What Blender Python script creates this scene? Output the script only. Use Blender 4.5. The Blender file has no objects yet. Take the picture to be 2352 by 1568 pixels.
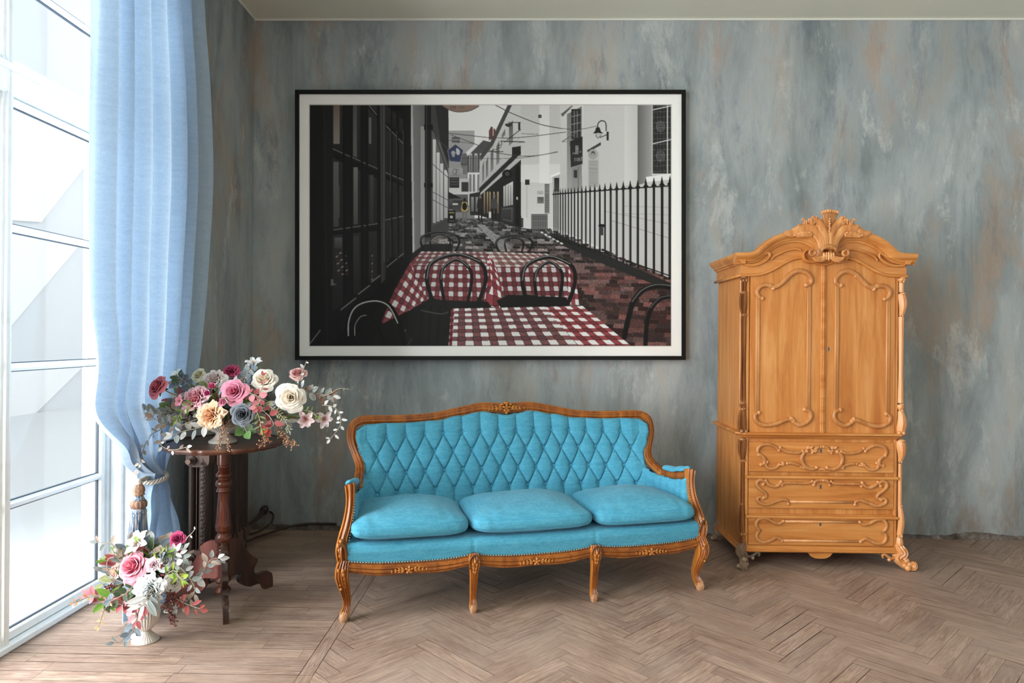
import bpy, math, random
import numpy as np
from mathutils import Vector, Matrix
random.seed(7)
SC = bpy.context.scene
COL = SC.collection
PI = math.pi
def lin(c):
    c = c/255.0
    return c/12.92 if c <= 0.04045 else ((c+0.055)/1.055)**2.4
def rgb(r, g, b, k=1.0): return (lin(r)*k, lin(g)*k, lin(b)*k, 1.0)

# ------------------------------------------------------------------ camera
YAW, ROLL, HY, F, EYE = 0.018757, 0.007875, 774.68, 1568.0, 1.30
_f = Vector((-math.sin(YAW), math.cos(YAW), 0)); _r0 = Vector((math.cos(YAW), math.sin(YAW), 0)); _u0 = Vector((0, 0, 1))
_r = math.cos(ROLL)*_r0 + math.sin(ROLL)*_u0
_u = -math.sin(ROLL)*_r0 + math.cos(ROLL)*_u0
cam_data = bpy.data.cameras.new('camera'); cam = bpy.data.objects.new('camera', cam_data); COL.objects.link(cam)
cam_data.sensor_width = 36; cam_data.lens = F/2352*36; cam_data.clip_start = 0.05
cam_data.shift_y = (HY-784)/2352
M = Matrix((( _r.x, _u.x, -_f.x, 0), (_r.y, _u.y, -_f.y, 0), (_r.z, _u.z, -_f.z, EYE), (0, 0, 0, 1)))
cam.matrix_world = M
SC.camera = cam
def ray(x, y): return _f + _r*((x-1176)/F) + _u*((HY-y)/F)
def at(x, y, Y):                       # where a sight line meets the upright plane at depth Y
    d = ray(x, y); t = Y/d.y
    return Vector((d.x*t, Y, EYE+d.z*t))
def atX(x, y, X):
    d = ray(x, y); t = X/d.x
    return Vector((X, d.y*t, EYE+d.z*t))

# ------------------------------------------------------------------ world, light, exposure
SC.view_settings.view_transform = 'Standard'; SC.view_settings.look = 'None'
SC.view_settings.gamma = 1.0; SC.view_settings.use_curve_mapping = False
SC.view_settings.exposure = 0.1
W = bpy.data.worlds.new('overcast_sky'); SC.world = W; W.use_nodes = True
wn = W.node_tree.nodes['Background']; wn.inputs[0].default_value = (0.93, 0.97, 1.0, 1); wn.inputs[1].default_value = 1.9
SC.cycles.use_denoising = True
SC.cycles.max_bounces = 8; SC.cycles.diffuse_bounces = 5; SC.cycles.transparent_max_bounces = 16
SC.cycles.sample_clamp_indirect = 8.0
YW, HC, XL, XWIN, XR, YB = 4.554, 3.425, -1.83, -2.136, 4.3, -4.6   # room planes
OPEN = [(1.55, 3.456), (-0.95, 0.95), (-3.5, -1.6)]     # openings in the left wall, along y
OPEN_TOP = 3.15
WATT = [340, 680, 560]
for (a, b), wt in zip(OPEN, WATT):      # soft daylight falling in through each tall window from the sky outside
    l = bpy.data.lights.new('window_daylight', 'AREA'); l.shape = 'RECTANGLE'; l.size = OPEN_TOP; l.size_y = b-a
    l.energy = wt; l.color = (.975, .985, 1.0)
    o = bpy.data.objects.new('window_daylight', l); COL.objects.link(o)
    if b > 3: l.size_y = 1.75; yc = 2.25
    else: yc = (a+b)/2
    o.location = (XWIN-1.0, yc, OPEN_TOP/2+(.55 if b > 3 else .0)); o.rotation_euler = (0, -PI/2+.36, 0)

# ------------------------------------------------------------------ materials
def mat(name, color=(.8, .8, .8, 1), rough=.6, metal=0.0, spec=.5, **kw):
    m = bpy.data.materials.new(name); m.use_nodes = True
    b = m.node_tree.nodes['Principled BSDF']
    b.inputs['Base Color'].default_value = color; b.inputs['Roughness'].default_value = rough
    b.inputs['Metallic'].default_value = metal; b.inputs['Specular IOR Level'].default_value = spec
    for k, v in kw.items(): b.inputs[k.replace('_', ' ')].default_value = v
    return m
class N:                                # terse node graph helper
    def __init__(s, m): s.m = m; s.t = m.node_tree; s.b = s.t.nodes.get('Principled BSDF')
    def n(s, typ, **kw):
        x = s.t.nodes.new(typ)
        for k, v in kw.items():
            if k.startswith('i_'):
                key = k[2:]; key = int(key) if key.isdigit() else key.replace('_', ' ')
                x.inputs[key].default_value = v
            else: setattr(x, k, v)
        return x
    def l(s, a, b): s.t.links.new(a, b)
    def noise(s, vec, scale, detail=4, rough=.6, dist=0.0):
        x = s.n('ShaderNodeTexNoise'); s.l(vec, x.inputs['Vector'])
        x.inputs['Scale'].default_value = scale; x.inputs['Detail'].default_value = detail
        x.inputs['Roughness'].default_value = rough; x.inputs['Distortion'].default_value = dist
        return x.outputs['Fac']
    def mapping(s, vec, scale=(1, 1, 1), rot=(0, 0, 0), loc=(0, 0, 0)):
        x = s.n('ShaderNodeMapping'); s.l(vec, x.inputs[0])
        x.inputs['Scale'].default_value = scale; x.inputs['Rotation'].default_value = rot; x.inputs['Location'].default_value = loc
        return x.outputs[0]
    def ramp(s, fac, stops):
        x = s.n('ShaderNodeValToRGB'); s.l(fac, x.inputs[0]); e = x.color_ramp.elements
        while len(e) < len(stops): e.new(.5)
        for k, (p, c) in enumerate(stops): e[k].position = p; e[k].color = c if len(c) == 4 else (*c, 1)
        return x.outputs[0]
    def mix(s, fac, a, b, mode='MIX'):
        x = s.n('ShaderNodeMix', data_type='RGBA', blend_type=mode)
        for sock, v in ((x.inputs[0], fac), (x.inputs[6], a), (x.inputs[7], b)):
            if hasattr(v, 'links'): s.l(v, sock)
            else: sock.default_value = v
        return x.outputs[2]
    def math(s, op, a, b=0.0, c=0.0):
        x = s.n('ShaderNodeMath', operation=op)
        for i, v in enumerate((a, b, c)):
            if hasattr(v, 'links'): s.l(v, x.inputs[i])
            else: x.inputs[i].default_value = v
        return x.outputs[0]
    def bump(s, h, strength=.3, dist=.01):
        x = s.n('ShaderNodeBump'); s.l(h, x.inputs['Height']); x.inputs['Strength'].default_value = strength
        x.inputs['Distance'].default_value = dist; s.l(x.outputs[0], s.b.inputs['Normal'])
    def obj(s): return s.n('ShaderNodeTexCoord').outputs['Object']
    def color(s, c): s.l(c, s.b.inputs['Base Color'])

def plaster():
    m = mat('worn_plaster', rough=.75, spec=.25); g = N(m); v = g.obj()
    big = g.noise(g.mapping(v, (1, 1, .55)), 1.1, 5, .6, .6)
    streak = g.noise(g.mapping(v, (1, 1, .22), loc=(3, 1, 0)), 3.4, 7, .7, .5)
    patch = g.noise(g.mapping(v, (1, 1, .34), loc=(9, 4, 2)), 2.6, 9, .72, .3)
    brush = g.noise(g.mapping(v, (1, 1, .3), loc=(1, 7, 3)), 9, 6, .75, .4)
    c = g.ramp(big, [(.30, rgb(114, 121, 119)), (.43, rgb(146, 155, 157)), (.55, rgb(174, 180, 180)), (.68, rgb(180, 175, 163))])
    c2 = g.ramp(streak, [(.3, rgb(98, 104, 102)), (.43, rgb(142, 151, 154)), (.54, rgb(174, 182, 186)), (.66, rgb(186, 178, 165))])
    c = g.mix(.5, c, c2)
    f = g.ramp(patch, [(.53, (0, 0, 0, 1)), (.63, (1, 1, 1, 1))])
    c = g.mix(g.math('MULTIPLY', f, .62), c, rgb(176, 152, 132))
    f = g.ramp(g.noise(g.mapping(v, (1, 1, .3), loc=(20, 3, 8)), 2.8, 10, .76, .3), [(.54, (0, 0, 0, 1)), (.66, (1, 1, 1, 1))])
    c = g.mix(g.math('MULTIPLY', f, .55), c, rgb(88, 98, 112))
    f = g.ramp(g.noise(g.mapping(v, (1, 1, .4), loc=(2, 13, 18)), 4.0, 10, .78, .2), [(.55, (0, 0, 0, 1)), (.63, (1, 1, 1, 1))])
    c = g.mix(g.math('MULTIPLY', f, .6), c, rgb(200, 204, 202))
    c = g.mix(g.math('MULTIPLY', brush, .20), c, rgb(84, 90, 90))
    # grime low down by the floor
    sep = g.n('ShaderNodeSeparateXYZ'); g.l(v, sep.inputs[0])
    low = g.n('ShaderNodeMapRange', i_1=.55, i_2=.0, i_3=0.0, i_4=1.0); g.l(sep.outputs['Z'], low.inputs[0])
    dirt = g.math('MULTIPLY', low.outputs[0], g.ramp(patch, [(.38, (0, 0, 0, 1)), (.6, (1, 1, 1, 1))]))
    c = g.mix(g.math('MULTIPLY', dirt, .6), c, rgb(88, 76, 70))
    g.color(c)
    vor = g.n('ShaderNodeTexVoronoi', feature='DISTANCE_TO_EDGE'); vor.inputs['Scale'].default_value = 2.2
    g.l(g.mapping(v, (1, 1, 1)), vor.inputs['Vector'])
    g.bump(g.math('ADD', g.math('MULTIPLY', patch, 1.2), brush), .35, .012)
    return m
def wood(name, c1, c2, c3, rough=.42, scale=1.0, axis=2, dark=.25, bump=.08):
    m = mat(name, rough=rough, spec=.45); g = N(m); v = g.obj()
    sc = [9, 9, 9]; sc[axis] = .7
    a = g.noise(g.mapping(v, tuple(k*scale for k in sc)), 2.2, 6, .65, .8)
    sc2 = [60, 60, 60]; sc2[axis] = 2.0
    fine = g.noise(g.mapping(v, tuple(k*scale for k in sc2)), 2.0, 4, .6, .2)
    big = g.noise(v, 2.5*scale, 3, .5, .5)
    c = g.ramp(a, [(.3, c1), (.5, c2), (.68, c3)])
    c = g.mix(g.math('MULTIPLY', fine, dark), c, tuple(x*.35 for x in c1[:3])+(1,))
    c = g.mix(g.ramp(big, [(.45, (0, 0, 0, 1)), (.75, (.35, .35, .35, 1))]), c, c1)
    g.color(c); g.bump(fine, bump, .003)
    return m
def edge_crease_tone(m, edge_col, edge=.5, deep=.75):  # lighter on raised edges, darker in creases
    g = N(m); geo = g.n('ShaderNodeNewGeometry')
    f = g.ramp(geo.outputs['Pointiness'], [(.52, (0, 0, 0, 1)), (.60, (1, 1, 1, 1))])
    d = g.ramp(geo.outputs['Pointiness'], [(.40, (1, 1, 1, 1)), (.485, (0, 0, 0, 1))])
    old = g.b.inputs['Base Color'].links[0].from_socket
    c = g.mix(g.math('MULTIPLY', f, edge), old, edge_col)
    c = g.mix(g.math('MULTIPLY', d, deep), c, tuple(x*.12 for x in edge_col[:3])+(1,))
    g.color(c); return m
def fabric(name, c1, c2, scale=420, transl=0.0, bump=.25):
    m = mat(name, rough=.88, spec=.15, Sheen_Weight=.12); g = N(m); v = g.obj()
    w1 = g.noise(g.mapping(v, (1, 1, .12)), scale, 2, .5); w2 = g.noise(g.mapping(v, (.12, .12, 1)), scale, 2, .5)
    w = g.math('ADD', g.math('MULTIPLY', w1, .5), g.math('MULTIPLY', w2, .5))
    slub = g.noise(g.mapping(v, (.4, .4, 2.5)), 26, 4, .7)
    f = g.math('ADD', g.math('MULTIPLY', w, .65), g.math('MULTIPLY', slub, .35))
    c = g.ramp(f, [(.36, c1), (.64, c2)]); g.color(c); g.bump(w, bump, .002)
    if transl:
        tr = g.n('ShaderNodeBsdfTranslucent'); g.l(c, tr.inputs[0])
        mx = g.n('ShaderNodeMixShader'); mx.inputs[0].default_value = transl
        g.l(g.b.outputs[0], mx.inputs[1]); g.l(tr.outputs[0], mx.inputs[2])
        g.l(mx.outputs[0], g.t.nodes['Material Output'].inputs['Surface'])
    return m
def attr_mat(name, rough=.7, transl=0.0, spec=.3, noise_amt=0.0):
    m = mat(name, rough=rough, spec=spec); g = N(m)
    a = g.n('ShaderNodeAttribute', attribute_name='Col'); c = a.outputs['Color']
    if noise_amt:
        nz = g.noise(g.obj(), 60, 4, .7)
        c = g.mix(g.math('MULTIPLY', nz, noise_amt), c, (.04, .035, .02, 1))
    g.color(c)
    if transl:
        tr = g.n('ShaderNodeBsdfTranslucent'); g.l(c, tr.inputs[0])
        mx = g.n('ShaderNodeMixShader'); mx.inputs[0].default_value = transl
        g.l(g.b.outputs[0], mx.inputs[1]); g.l(tr.outputs[0], mx.inputs[2])
        g.l(mx.outputs[0], g.t.nodes['Material Output'].inputs['Surface'])
    return m

M_wall = plaster()
M_ceil = mat('ceiling_paint', rgb(222, 223, 208), .85, spec=.2)
M_white = mat('white_paint', rgb(232, 236, 238), .45); 
g = N(M_white); g.color(g.mix(g.ramp(g.noise(g.obj(), 7, 6, .7), [(.5, (0, 0, 0, 1)), (.75, (.5, .5, .5, 1))]), rgb(236, 239, 240), rgb(205, 206, 200)))
M_plain = mat('plain_wall_paint', rgb(170, 172, 168), .8)
M_gasket = mat('dark_gasket', rgb(52, 62, 74), .5)
M_black = mat('black_frame_lacquer', rgb(14, 14, 14), .5, spec=.25)
M_mat = mat('mat_board', rgb(240, 240, 238), .9, spec=.1)
M_matedge = mat('mat_bevel', rgb(200, 198, 194), .8)
M_blue = fabric('blue_linen', rgb(56, 136, 166), rgb(92, 168, 194))
M_bluebtn = mat('blue_button_cloth', rgb(74, 160, 190), .8)
M_curtain = fabric('pale_blue_curtain', rgb(158, 180, 202), rgb(180, 200, 219), 500, transl=.24, bump=.12)
M_sofawood = edge_crease_tone(wood('carved_fruitwood', rgb(100, 48, 12), rgb(156, 84, 24), rgb(190, 114, 42), .32, 1.2, dark=.42), rgb(212, 142, 66), .45)
M_footwood = wood('worn_foot_wood', rgb(150, 100, 66), rgb(190, 140, 102), rgb(206, 164, 128), .6, 2)
M_cab = wood('honey_walnut', rgb(178, 104, 44), rgb(210, 138, 70), rgb(226, 162, 96), .42, .9, dark=.38)
M_cabx = wood('honey_walnut_crosswise', rgb(176, 102, 42), rgb(208, 136, 68), rgb(224, 160, 94), .42, .8, axis=0, dark=.34)
M_cabcarve = edge_crease_tone(wood('honey_walnut_carving', rgb(180, 108, 52), rgb(210, 140, 78), rgb(228, 166, 106), .36, 1.5, dark=.22), rgb(232, 178, 126), .35, .35)
M_cabdark = edge_crease_tone(wood('browned_carving', rgb(112, 66, 34), rgb(148, 92, 50), rgb(176, 118, 68), .4, 1.5, dark=.35), rgb(190, 136, 90), .35)
M_cabfoot = edge_crease_tone(wood('weathered_foot_carving', rgb(96, 78, 64), rgb(128, 104, 86), rgb(160, 132, 108), .6, 2, dark=.3), rgb(176, 150, 126), .4)
M_tablewood = edge_crease_tone(wood('dark_mahogany', rgb(52, 24, 16), rgb(92, 42, 24), rgb(124, 62, 36), .25, 1.4, dark=.3), rgb(168, 98, 60), .3)
M_legdark = edge_crease_tone(wood('blackened_mahogany', rgb(34, 22, 20), rgb(56, 36, 30), rgb(80, 50, 40), .3, 1.4, dark=.3), rgb(110, 78, 64), .3)
M_tabletop = wood('dark_tabletop', rgb(58, 32, 24), rgb(88, 52, 38), rgb(112, 72, 52), .28, 1, axis=0, dark=.25)
M_redwood = wood('reddish_board', rgb(120, 62, 52), rgb(150, 84, 74), rgb(166, 100, 88), .4, 1.4)
M_iron = edge_crease_tone(wood('rusty_cast_iron', rgb(48, 38, 35), rgb(72, 57, 51), rgb(102, 74, 60), .5, 2.2, dark=.3, bump=.3), rgb(118, 88, 74), .5)
M_brass = mat('aged_brass', rgb(158, 146, 132), .32, metal=.85)
M_keydark = mat('keyhole_shadow', rgb(36, 26, 18), .7)
M_urn = edge_crease_tone(wood('glazed_ceramic', rgb(198, 184, 170), rgb(216, 206, 196), rgb(226, 218, 208), .35, 1, dark=.1, bump=.03), rgb(240, 234, 226), .4)
M_petal = attr_mat('petal_silk', .75, .25, .15)
M_leaf = attr_mat('leaf_cloth', .65, .15, .25)
M_stem = attr_mat('stem_wire', .7)
M_print = attr_mat('printed_photograph', .55, 0, .2)
M_glass = bpy.data.materials.new('window_glass'); M_glass.use_nodes = True
_t = M_glass.node_tree; _t.nodes.clear()
_o = _t.nodes.new('ShaderNodeOutputMaterial'); _mx = _t.nodes.new('ShaderNodeMixShader'); _tr = _t.nodes.new('ShaderNodeBsdfTransparent'); _gl = _t.nodes.new('ShaderNodeBsdfGlossy')
_fr = _t.nodes.new('ShaderNodeFresnel'); _fr.inputs[0].default_value = 1.12
_gl.inputs['Roughness'].default_value = .02; _tr.inputs[0].default_value = (.97, .985, .98, 1)
_t.links.new(_fr.outputs[0], _mx.inputs[0]); _t.links.new(_tr.outputs[0], _mx.inputs[1]); _t.links.new(_gl.outputs[0], _mx.inputs[2]); _t.links.new(_mx.outputs[0], _o.inputs[0])

# ------------------------------------------------------------------ object helpers
def tag(o, label=None, cat=None, group=None, kind=None):
    if label: o['label'] = label
    if cat: o['category'] = cat
    if group: o['group'] = group
    if kind: o['kind'] = kind
    return o
def mesh_obj(name, verts, faces, m, parent=None, smooth=True, cols=None):
    me = bpy.data.meshes.new(name); me.from_pydata([tuple(v) for v in verts], [], faces)
    if smooth: me.polygons.foreach_set('use_smooth', [True]*len(me.polygons))
    for mm in (m if isinstance(m, (list, tuple)) else [m]): me.materials.append(mm)
    if cols is not None:
        a = me.color_attributes.new('Col', 'FLOAT_COLOR', 'POINT')
        a.data.foreach_set('color', np.asarray(cols, dtype=np.float32).reshape(-1))
    me.update()
    o = bpy.data.objects.new(name, me); COL.objects.link(o)
    if parent: o.parent = parent
    return o
def empty(name, loc=(0, 0, 0), rz=0.0):
    o = bpy.data.objects.new(name, None); COL.objects.link(o); o.location = loc; o.rotation_euler = (0, 0, rz)
    o.empty_display_size = .1
    return o
class MB:                               # collects shapes of ONE part
    def __init__(s): s.v = []; s.f = []; s.c = []
    def add(s, v, f, c=None):
        n = len(s.v); s.v += [tuple(p) for p in v]; s.f += [tuple(i+n for i in q) for q in f]
        if c is not None:
            s.c += ([c]*len(v) if isinstance(c, tuple) else list(c))
    def box(s, x0, x1, y0, y1, z0, z1, bev=0.0):
        if bev <= 0:
            v = [(x, y, z) for x in (x0, x1) for y in (y0, y1) for z in (z0, z1)]
            s.add(v, [(0, 1, 3, 2), (4, 6, 7, 5), (0, 4, 5, 1), (2, 3, 7, 6), (0, 2, 6, 4), (1, 5, 7, 3)]); return
        b = bev; v = []; idx = {}
        for i, x in enumerate((x0, x1)):
            for j, y in enumerate((y0, y1)):
                for k, z in enumerate((z0, z1)):
                    sx, sy, sz = (1-2*i), (1-2*j), (1-2*k)
                    for ax, p in enumerate(((x, y+sy*b, z+sz*b), (x+sx*b, y, z+sz*b), (x+sx*b, y+sy*b, z))):
                        idx[i, j, k, ax] = len(v); v.append(p)
        q = []
        for i in (0, 1): q.append([idx[i, 0, 0, 0], idx[i, 1, 0, 0], idx[i, 1, 1, 0], idx[i, 0, 1, 0]])
        for j in (0, 1): q.append([idx[0, j, 0, 1], idx[1, j, 0, 1], idx[1, j, 1, 1], idx[0, j, 1, 1]])
        for k in (0, 1): q.append([idx[0, 0, k, 2], idx[1, 0, k, 2], idx[1, 1, k, 2], idx[0, 1, k, 2]])
        for j in (0, 1):
            for k in (0, 1): q.append([idx[0, j, k, 1], idx[1, j, k, 1], idx[1, j, k, 2], idx[0, j, k, 2]])
        for i in (0, 1):
            for k in (0, 1): q.append([idx[i, 0, k, 0], idx[i, 1, k, 0], idx[i, 1, k, 2], idx[i, 0, k, 2]])
        for i in (0, 1):
            for j in (0, 1): q.append([idx[i, j, 0, 0], idx[i, j, 1, 0], idx[i, j, 1, 1], idx[i, j, 0, 1]])
        for i in (0, 1):
            for j in (0, 1):
                for k in (0, 1): q.append([idx[i, j, k, 0], idx[i, j, k, 1], idx[i, j, k, 2]])
        cen = Vector(((x0+x1)/2, (y0+y1)/2, (z0+z1)/2))
        out = []
        for f in q:
            a, b_, c_ = (Vector(v[f[0]]), Vector(v[f[1]]), Vector(v[f[2]]))
            n = (b_-a).cross(c_-a)
            m_ = sum((Vector(v[i]) for i in f), Vector())/len(f)
            out.append(f if n.dot(m_-cen) > 0 else f[::-1])
        s.add(v, out)
    def sweep(s, path, prof, hint=(0, -1, 0), scale=None, caps=True, color=None, closed=False):
        P = [Vector(p) for p in path]; n = len(P); h = Vector(hint); rings = []; v = []
        for i, p in enumerate(P):
            if closed: T = P[(i+1) % n]-P[i-1]
            else: T = P[min(i+1, n-1)]-P[max(i-1, 0)]
            if T.length < 1e-9: T = Vector((0, 0, 1))
            T.normalize()
            B = T.cross(h)
            if B.length < 1e-4: B = T.cross(Vector((.31, .2, .93)))
            B.normalize(); Nn = B.cross(T)
            sc = scale[i] if scale is not None else 1.0
            sa, sb = sc if isinstance(sc, (tuple, list)) else (sc, sc)
            v += [p + B*(a*sa) + Nn*(b*sb) for a, b in prof]
        m = len(prof); f = []
        for i in range(n if closed else n-1):
            for j in range(m):
                a = i*m+j; b = i*m+(j+1) % m; c = ((i+1) % n)*m+(j+1) % m; d = ((i+1) % n)*m+j
                f.append((a, b, c, d))
        if caps and not closed:
            f.append(tuple(range(m))[::-1]); f.append(tuple((n-1)*m+k for k in range(m)))
        s.add(v, f, color)
    def tube(s, path, r, seg=8, hint=(0, -1, 0), squash=1.0, color=None, caps=True):
        prof = [(math.cos(2*PI*k/seg), squash*math.sin(2*PI*k/seg)) for k in range(seg)]
        rr = r if isinstance(r, (list, tuple)) else [r]*len(path)
        s.sweep(path, prof, hint, rr, caps, color)
    def lathe(s, prof, seg=32, c=(0, 0, 0), flute=0, depth=0.0, color=None, frng=None):
        v = []; f = []; m = len(prof)
        for k in range(seg):
            a = 2*PI*k/seg
            for i, (r, z) in enumerate(prof):
                rr = r
                if flute and (frng is None or frng[0] <= z <= frng[1]): rr = r*(1-depth*(1-abs(math.sin(a*flute/2))))
                v.append((c[0]+rr*math.cos(a), c[1]+rr*math.sin(a), c[2]+z))
        for k in range(seg):
            for i in range(m-1):
                a = k*m+i; b = ((k+1) % seg)*m+i
                f.append((a, b, b+1, a+1))
        if prof[0][0] > 1e-5: f.append(tuple(k*m for k in range(seg))[::-1])
        if prof[-1][0] > 1e-5: f.append(tuple(k*m+m-1 for k in range(seg)))
        s.add(v, f, color)
    def ball(s, c, r, seg=8, rings=5, color=None, rot=None):
        rx, ry, rz = r if isinstance(r, (tuple, list)) else (r, r, r)
        v = []; f = []
        R_ = rot
        def put(p):
            p = Vector(p)
            if R_ is not None: p = R_ @ p
            v.append((c[0]+p.x, c[1]+p.y, c[2]+p.z))
        put((0, 0, -rz))
        for i in range(1, rings):
            t = -PI/2+PI*i/rings
            for k in range(seg):
                a = 2*PI*k/seg; put((rx*math.cos(t)*math.cos(a), ry*math.cos(t)*math.sin(a), rz*math.sin(t)))
        put((0, 0, rz)); top = len(v)-1
        for k in range(seg):
            f.append((0, 1+(k+1) % seg, 1+k))
            for i in range(rings-2):
                a = 1+i*seg+k; b = 1+i*seg+(k+1) % seg
                f.append((a, b, b+seg, a+seg))
            f.append((top, 1+(rings-2)*seg+k, 1+(rings-2)*seg+(k+1) % seg))
        s.add(v, f, color)
    def grid(s, fn, nu, nv, color=None, flip=False):
        v = []; c = []
        for j in range(nv+1):
            for i in range(nu+1):
                r = fn(i/nu, j/nv)
                v.append(r)
                if callable(color): c.append(color(i/nu, j/nv))
        f = []
        for j in range(nv):
            for i in range(nu):
                a = j*(nu+1)+i; q = (a, a+1, a+nu+2, a+nu+1)
                f.append(q[::-1] if flip else q)
        s.add(v, f, c if callable(color) else color)
    def prism(s, outline, y0, y1):      # outline in (x, z), extruded in y
        n = len(outline); v = [(x, y0, z) for x, z in outline]+[(x, y1, z) for x, z in outline]
        f = [tuple(range(n)), tuple(range(2*n-1, n-1, -1))]+[(i, i+n, (i+1) % n+n, (i+1) % n) for i in range(n)]
        s.add(v, f)
    def build(s, name, m, parent=None, smooth=True, sharp=None):
        o = mesh_obj(name, s.v, s.f, m, parent, smooth, s.c if s.c and len(s.c) == len(s.v) else None)
        if sharp is not None:
            o.data.polygons.foreach_set('use_smooth', [True]*len(o.data.polygons))
            try: o.data.set_sharp_from_angle(angle=math.radians(sharp))
            except Exception: pass
        return o
def cr(pts, n=8, closed=False):         # Catmull-Rom through points of any dimension
    P = [tuple(p) for p in pts]; out = []; m = len(P)
    segs = m if closed else m-1
    for i in range(segs):
        p0 = P[(i-1) % m] if closed else P[max(i-1, 0)]; p1 = P[i]; p2 = P[(i+1) % m]; p3 = P[(i+2) % m] if closed else P[min(i+2, m-1)]
        for k in range(n):
            t = k/n
            out.append(tuple(.5*((2*b)+(-a+c)*t+(2*a-5*b+4*c-d)*t*t+(-a+3*b-3*c+d)*t**3) for a, b, c, d in zip(p0, p1, p2, p3)))
    if not closed: out.append(P[-1])
    return out
def interp(x, tab):
    if x <= tab[0][0]: return tab[0][1]
    for (a, b), (c, d) in zip(tab, tab[1:]):
        if x <= c:
            t = (x-a)/(c-a); t = t*t*(3-2*t); return b+(d-b)*t
    return tab[-1][1]

# ------------------------------------------------------------------ the room
def struct(name, mb, m, smooth=False):
    o = mb.build(name, m, None, smooth); o['kind'] = 'structure'; return o
# floor: real boards, herringbone right of a border board, straight boards along the window side
def floor():
    rnd = random.Random(3); V = []; Fc = []; UV = []; TC = []
    bx = -0.80
    def clip(poly, xmin=None, xmax=None, ymin=None, ymax=None):
        for ax, lim, sg in ((0, xmin, 1), (0, xmax, -1), (1, ymin, 1), (1, ymax, -1)):
            if lim is None or not poly: continue
            out = []
            for i, p in enumerate(poly):
                q = poly[(i+1) % len(poly)]; a = sg*(p[ax]-lim); b = sg*(q[ax]-lim)
                if a >= 0: out.append(p)
                if (a >= 0) != (b >= 0):
                    t = a/(a-b); out.append(tuple(p[k]+t*(q[k]-p[k]) for k in range(4)))
            poly = out
        return poly
    def board(cx, cy, ang, L, w, **lim):
        g1 = rnd.choice((.0005, .0007, .001, .0012, .0034)); ca, sa = math.cos(ang), math.sin(ang)
        ou, ov = rnd.uniform(0, 40), rnd.uniform(0, 40); poly = []
        for a, b in ((-L/2+.0006, -w/2+g1*.5), (L/2-.0006, -w/2+g1*.5), (L/2-.0006, w/2-g1*.5), (-L/2+.0006, w/2-g1*.5)):
            poly.append((cx+a*ca-b*sa, cy+a*sa+b*ca, a+ou, b+ov))
        poly = clip(poly, **lim)
        if len(poly) < 3: return
        tone = (rnd.random(), rnd.random(), rnd.random(), 1); n = len(V)
        dz = rnd.uniform(-.0006, 0)
        for p in poly: V.append((p[0], p[1], dz)); UV.append((p[2], p[3])); TC.append(tone)
        Fc.append(tuple(range(n, n+len(poly))))
    L, w = .42, .07; A = PI/4; ca, sa = math.cos(A), math.sin(A)
    for s in range(-6, 10):
        for k in range(-110, 110):
            for H in (0, 1):
                if H == 0: x = k*w+L/2+s*L; y = k*w+w/2-s*L; ang = A
                else: x = k*w+L+w/2+s*L; y = k*w+w-L/2-s*L; ang = A+PI/2
                X = x*ca-y*sa+1.082; Y = x*sa+y*ca+.35
                if X < bx-.4 or X > XR+.4 or Y < YB-.3 or Y > YW+.3: continue
                board(X, Y, ang, L, w, xmin=bx, xmax=XR, ymin=YB, ymax=YW)
    y = YB
    while y < YW:
        board(bx-.029, y+.6, PI/2, 1.2, .056, ymax=YW); y += 1.2
    y = YB; r = 0
    while y < YW:
        x = XL-.3-rnd.uniform(0, .5)
        while x < bx-.058:
            l = rnd.uniform(.45, .7); board(x+l/2, y+.036, 0, l, .072, xmin=XWIN-.02, xmax=bx-.058, ymax=YW); x += l
        y += .072
    me = bpy.data.meshes.new('floor'); me.from_pydata(V, [], Fc)
    uv = me.uv_layers.new(name='UVMap')
    for p in me.polygons:
        for li, vi in zip(p.loop_indices, p.vertices): uv.data[li].uv = UV[vi]
    a = me.color_attributes.new('Tone', 'FLOAT_COLOR', 'POINT'); a.data.foreach_set('color', np.array(TC, dtype=np.float32).reshape(-1))
    m = mat('worn_parquet', rough=.55, spec=.35); g = N(m)
    uvn = g.n('ShaderNodeUVMap', uv_map='UVMap').outputs[0]
    tone = g.n('ShaderNodeAttribute', attribute_name='Tone'); sp = g.n('ShaderNodeSeparateColor'); g.l(tone.outputs['Color'], sp.inputs[0])
    grain = g.noise(g.mapping(uvn, (5, 55, 1)), 1.0, 7, .72, 1.2)
    fine = g.noise(g.mapping(uvn, (16, 260, 1)), 1.0, 4, .7, .4)
    c = g.ramp(grain, [(.3, rgb(92, 70, 60)), (.44, rgb(140, 113, 98)), (.54, rgb(164, 138, 121)), (.70, rgb(192, 168, 150))])
    c = g.mix(g.math('MULTIPLY', sp.outputs[0], .5), c, rgb(108, 88, 81))
    c = g.mix(g.math('MULTIPLY', sp.outputs[1], .30), c, rgb(168, 142, 122))
    c = g.mix(g.ramp(fine, [(.45, (0, 0, 0, 1)), (.7, (.5, .5, .5, 1))]), c, rgb(86, 66, 58))
    ob = g.obj()
    wear = g.noise(ob, 1.6, 6, .65, .5)
    c = g.mix(g.ramp(wear, [(.4, (0, 0, 0, 1)), (.66, (.45, .45, .45, 1))]), c, rgb(176, 156, 142))
    scr = g.noise(g.mapping(ob, (3, 60, 1), rot=(0, 0, .5)), 2.0, 4, .7, .6)
    c = g.mix(g.ramp(scr, [(.66, (0, 0, 0, 1)), (.72, (.4, .4, .4, 1))]), c, rgb(196, 176, 160))
    g.color(c); g.bump(g.math('ADD', grain, fine), .4, .004)
    rr = g.n('ShaderNodeMapRange', i_1=.3, i_2=.7, i_3=.38, i_4=.66); g.l(wear, rr.inputs[0]); g.l(rr.outputs[0], g.b.inputs['Roughness'])
    me.materials.append(m)
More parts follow.
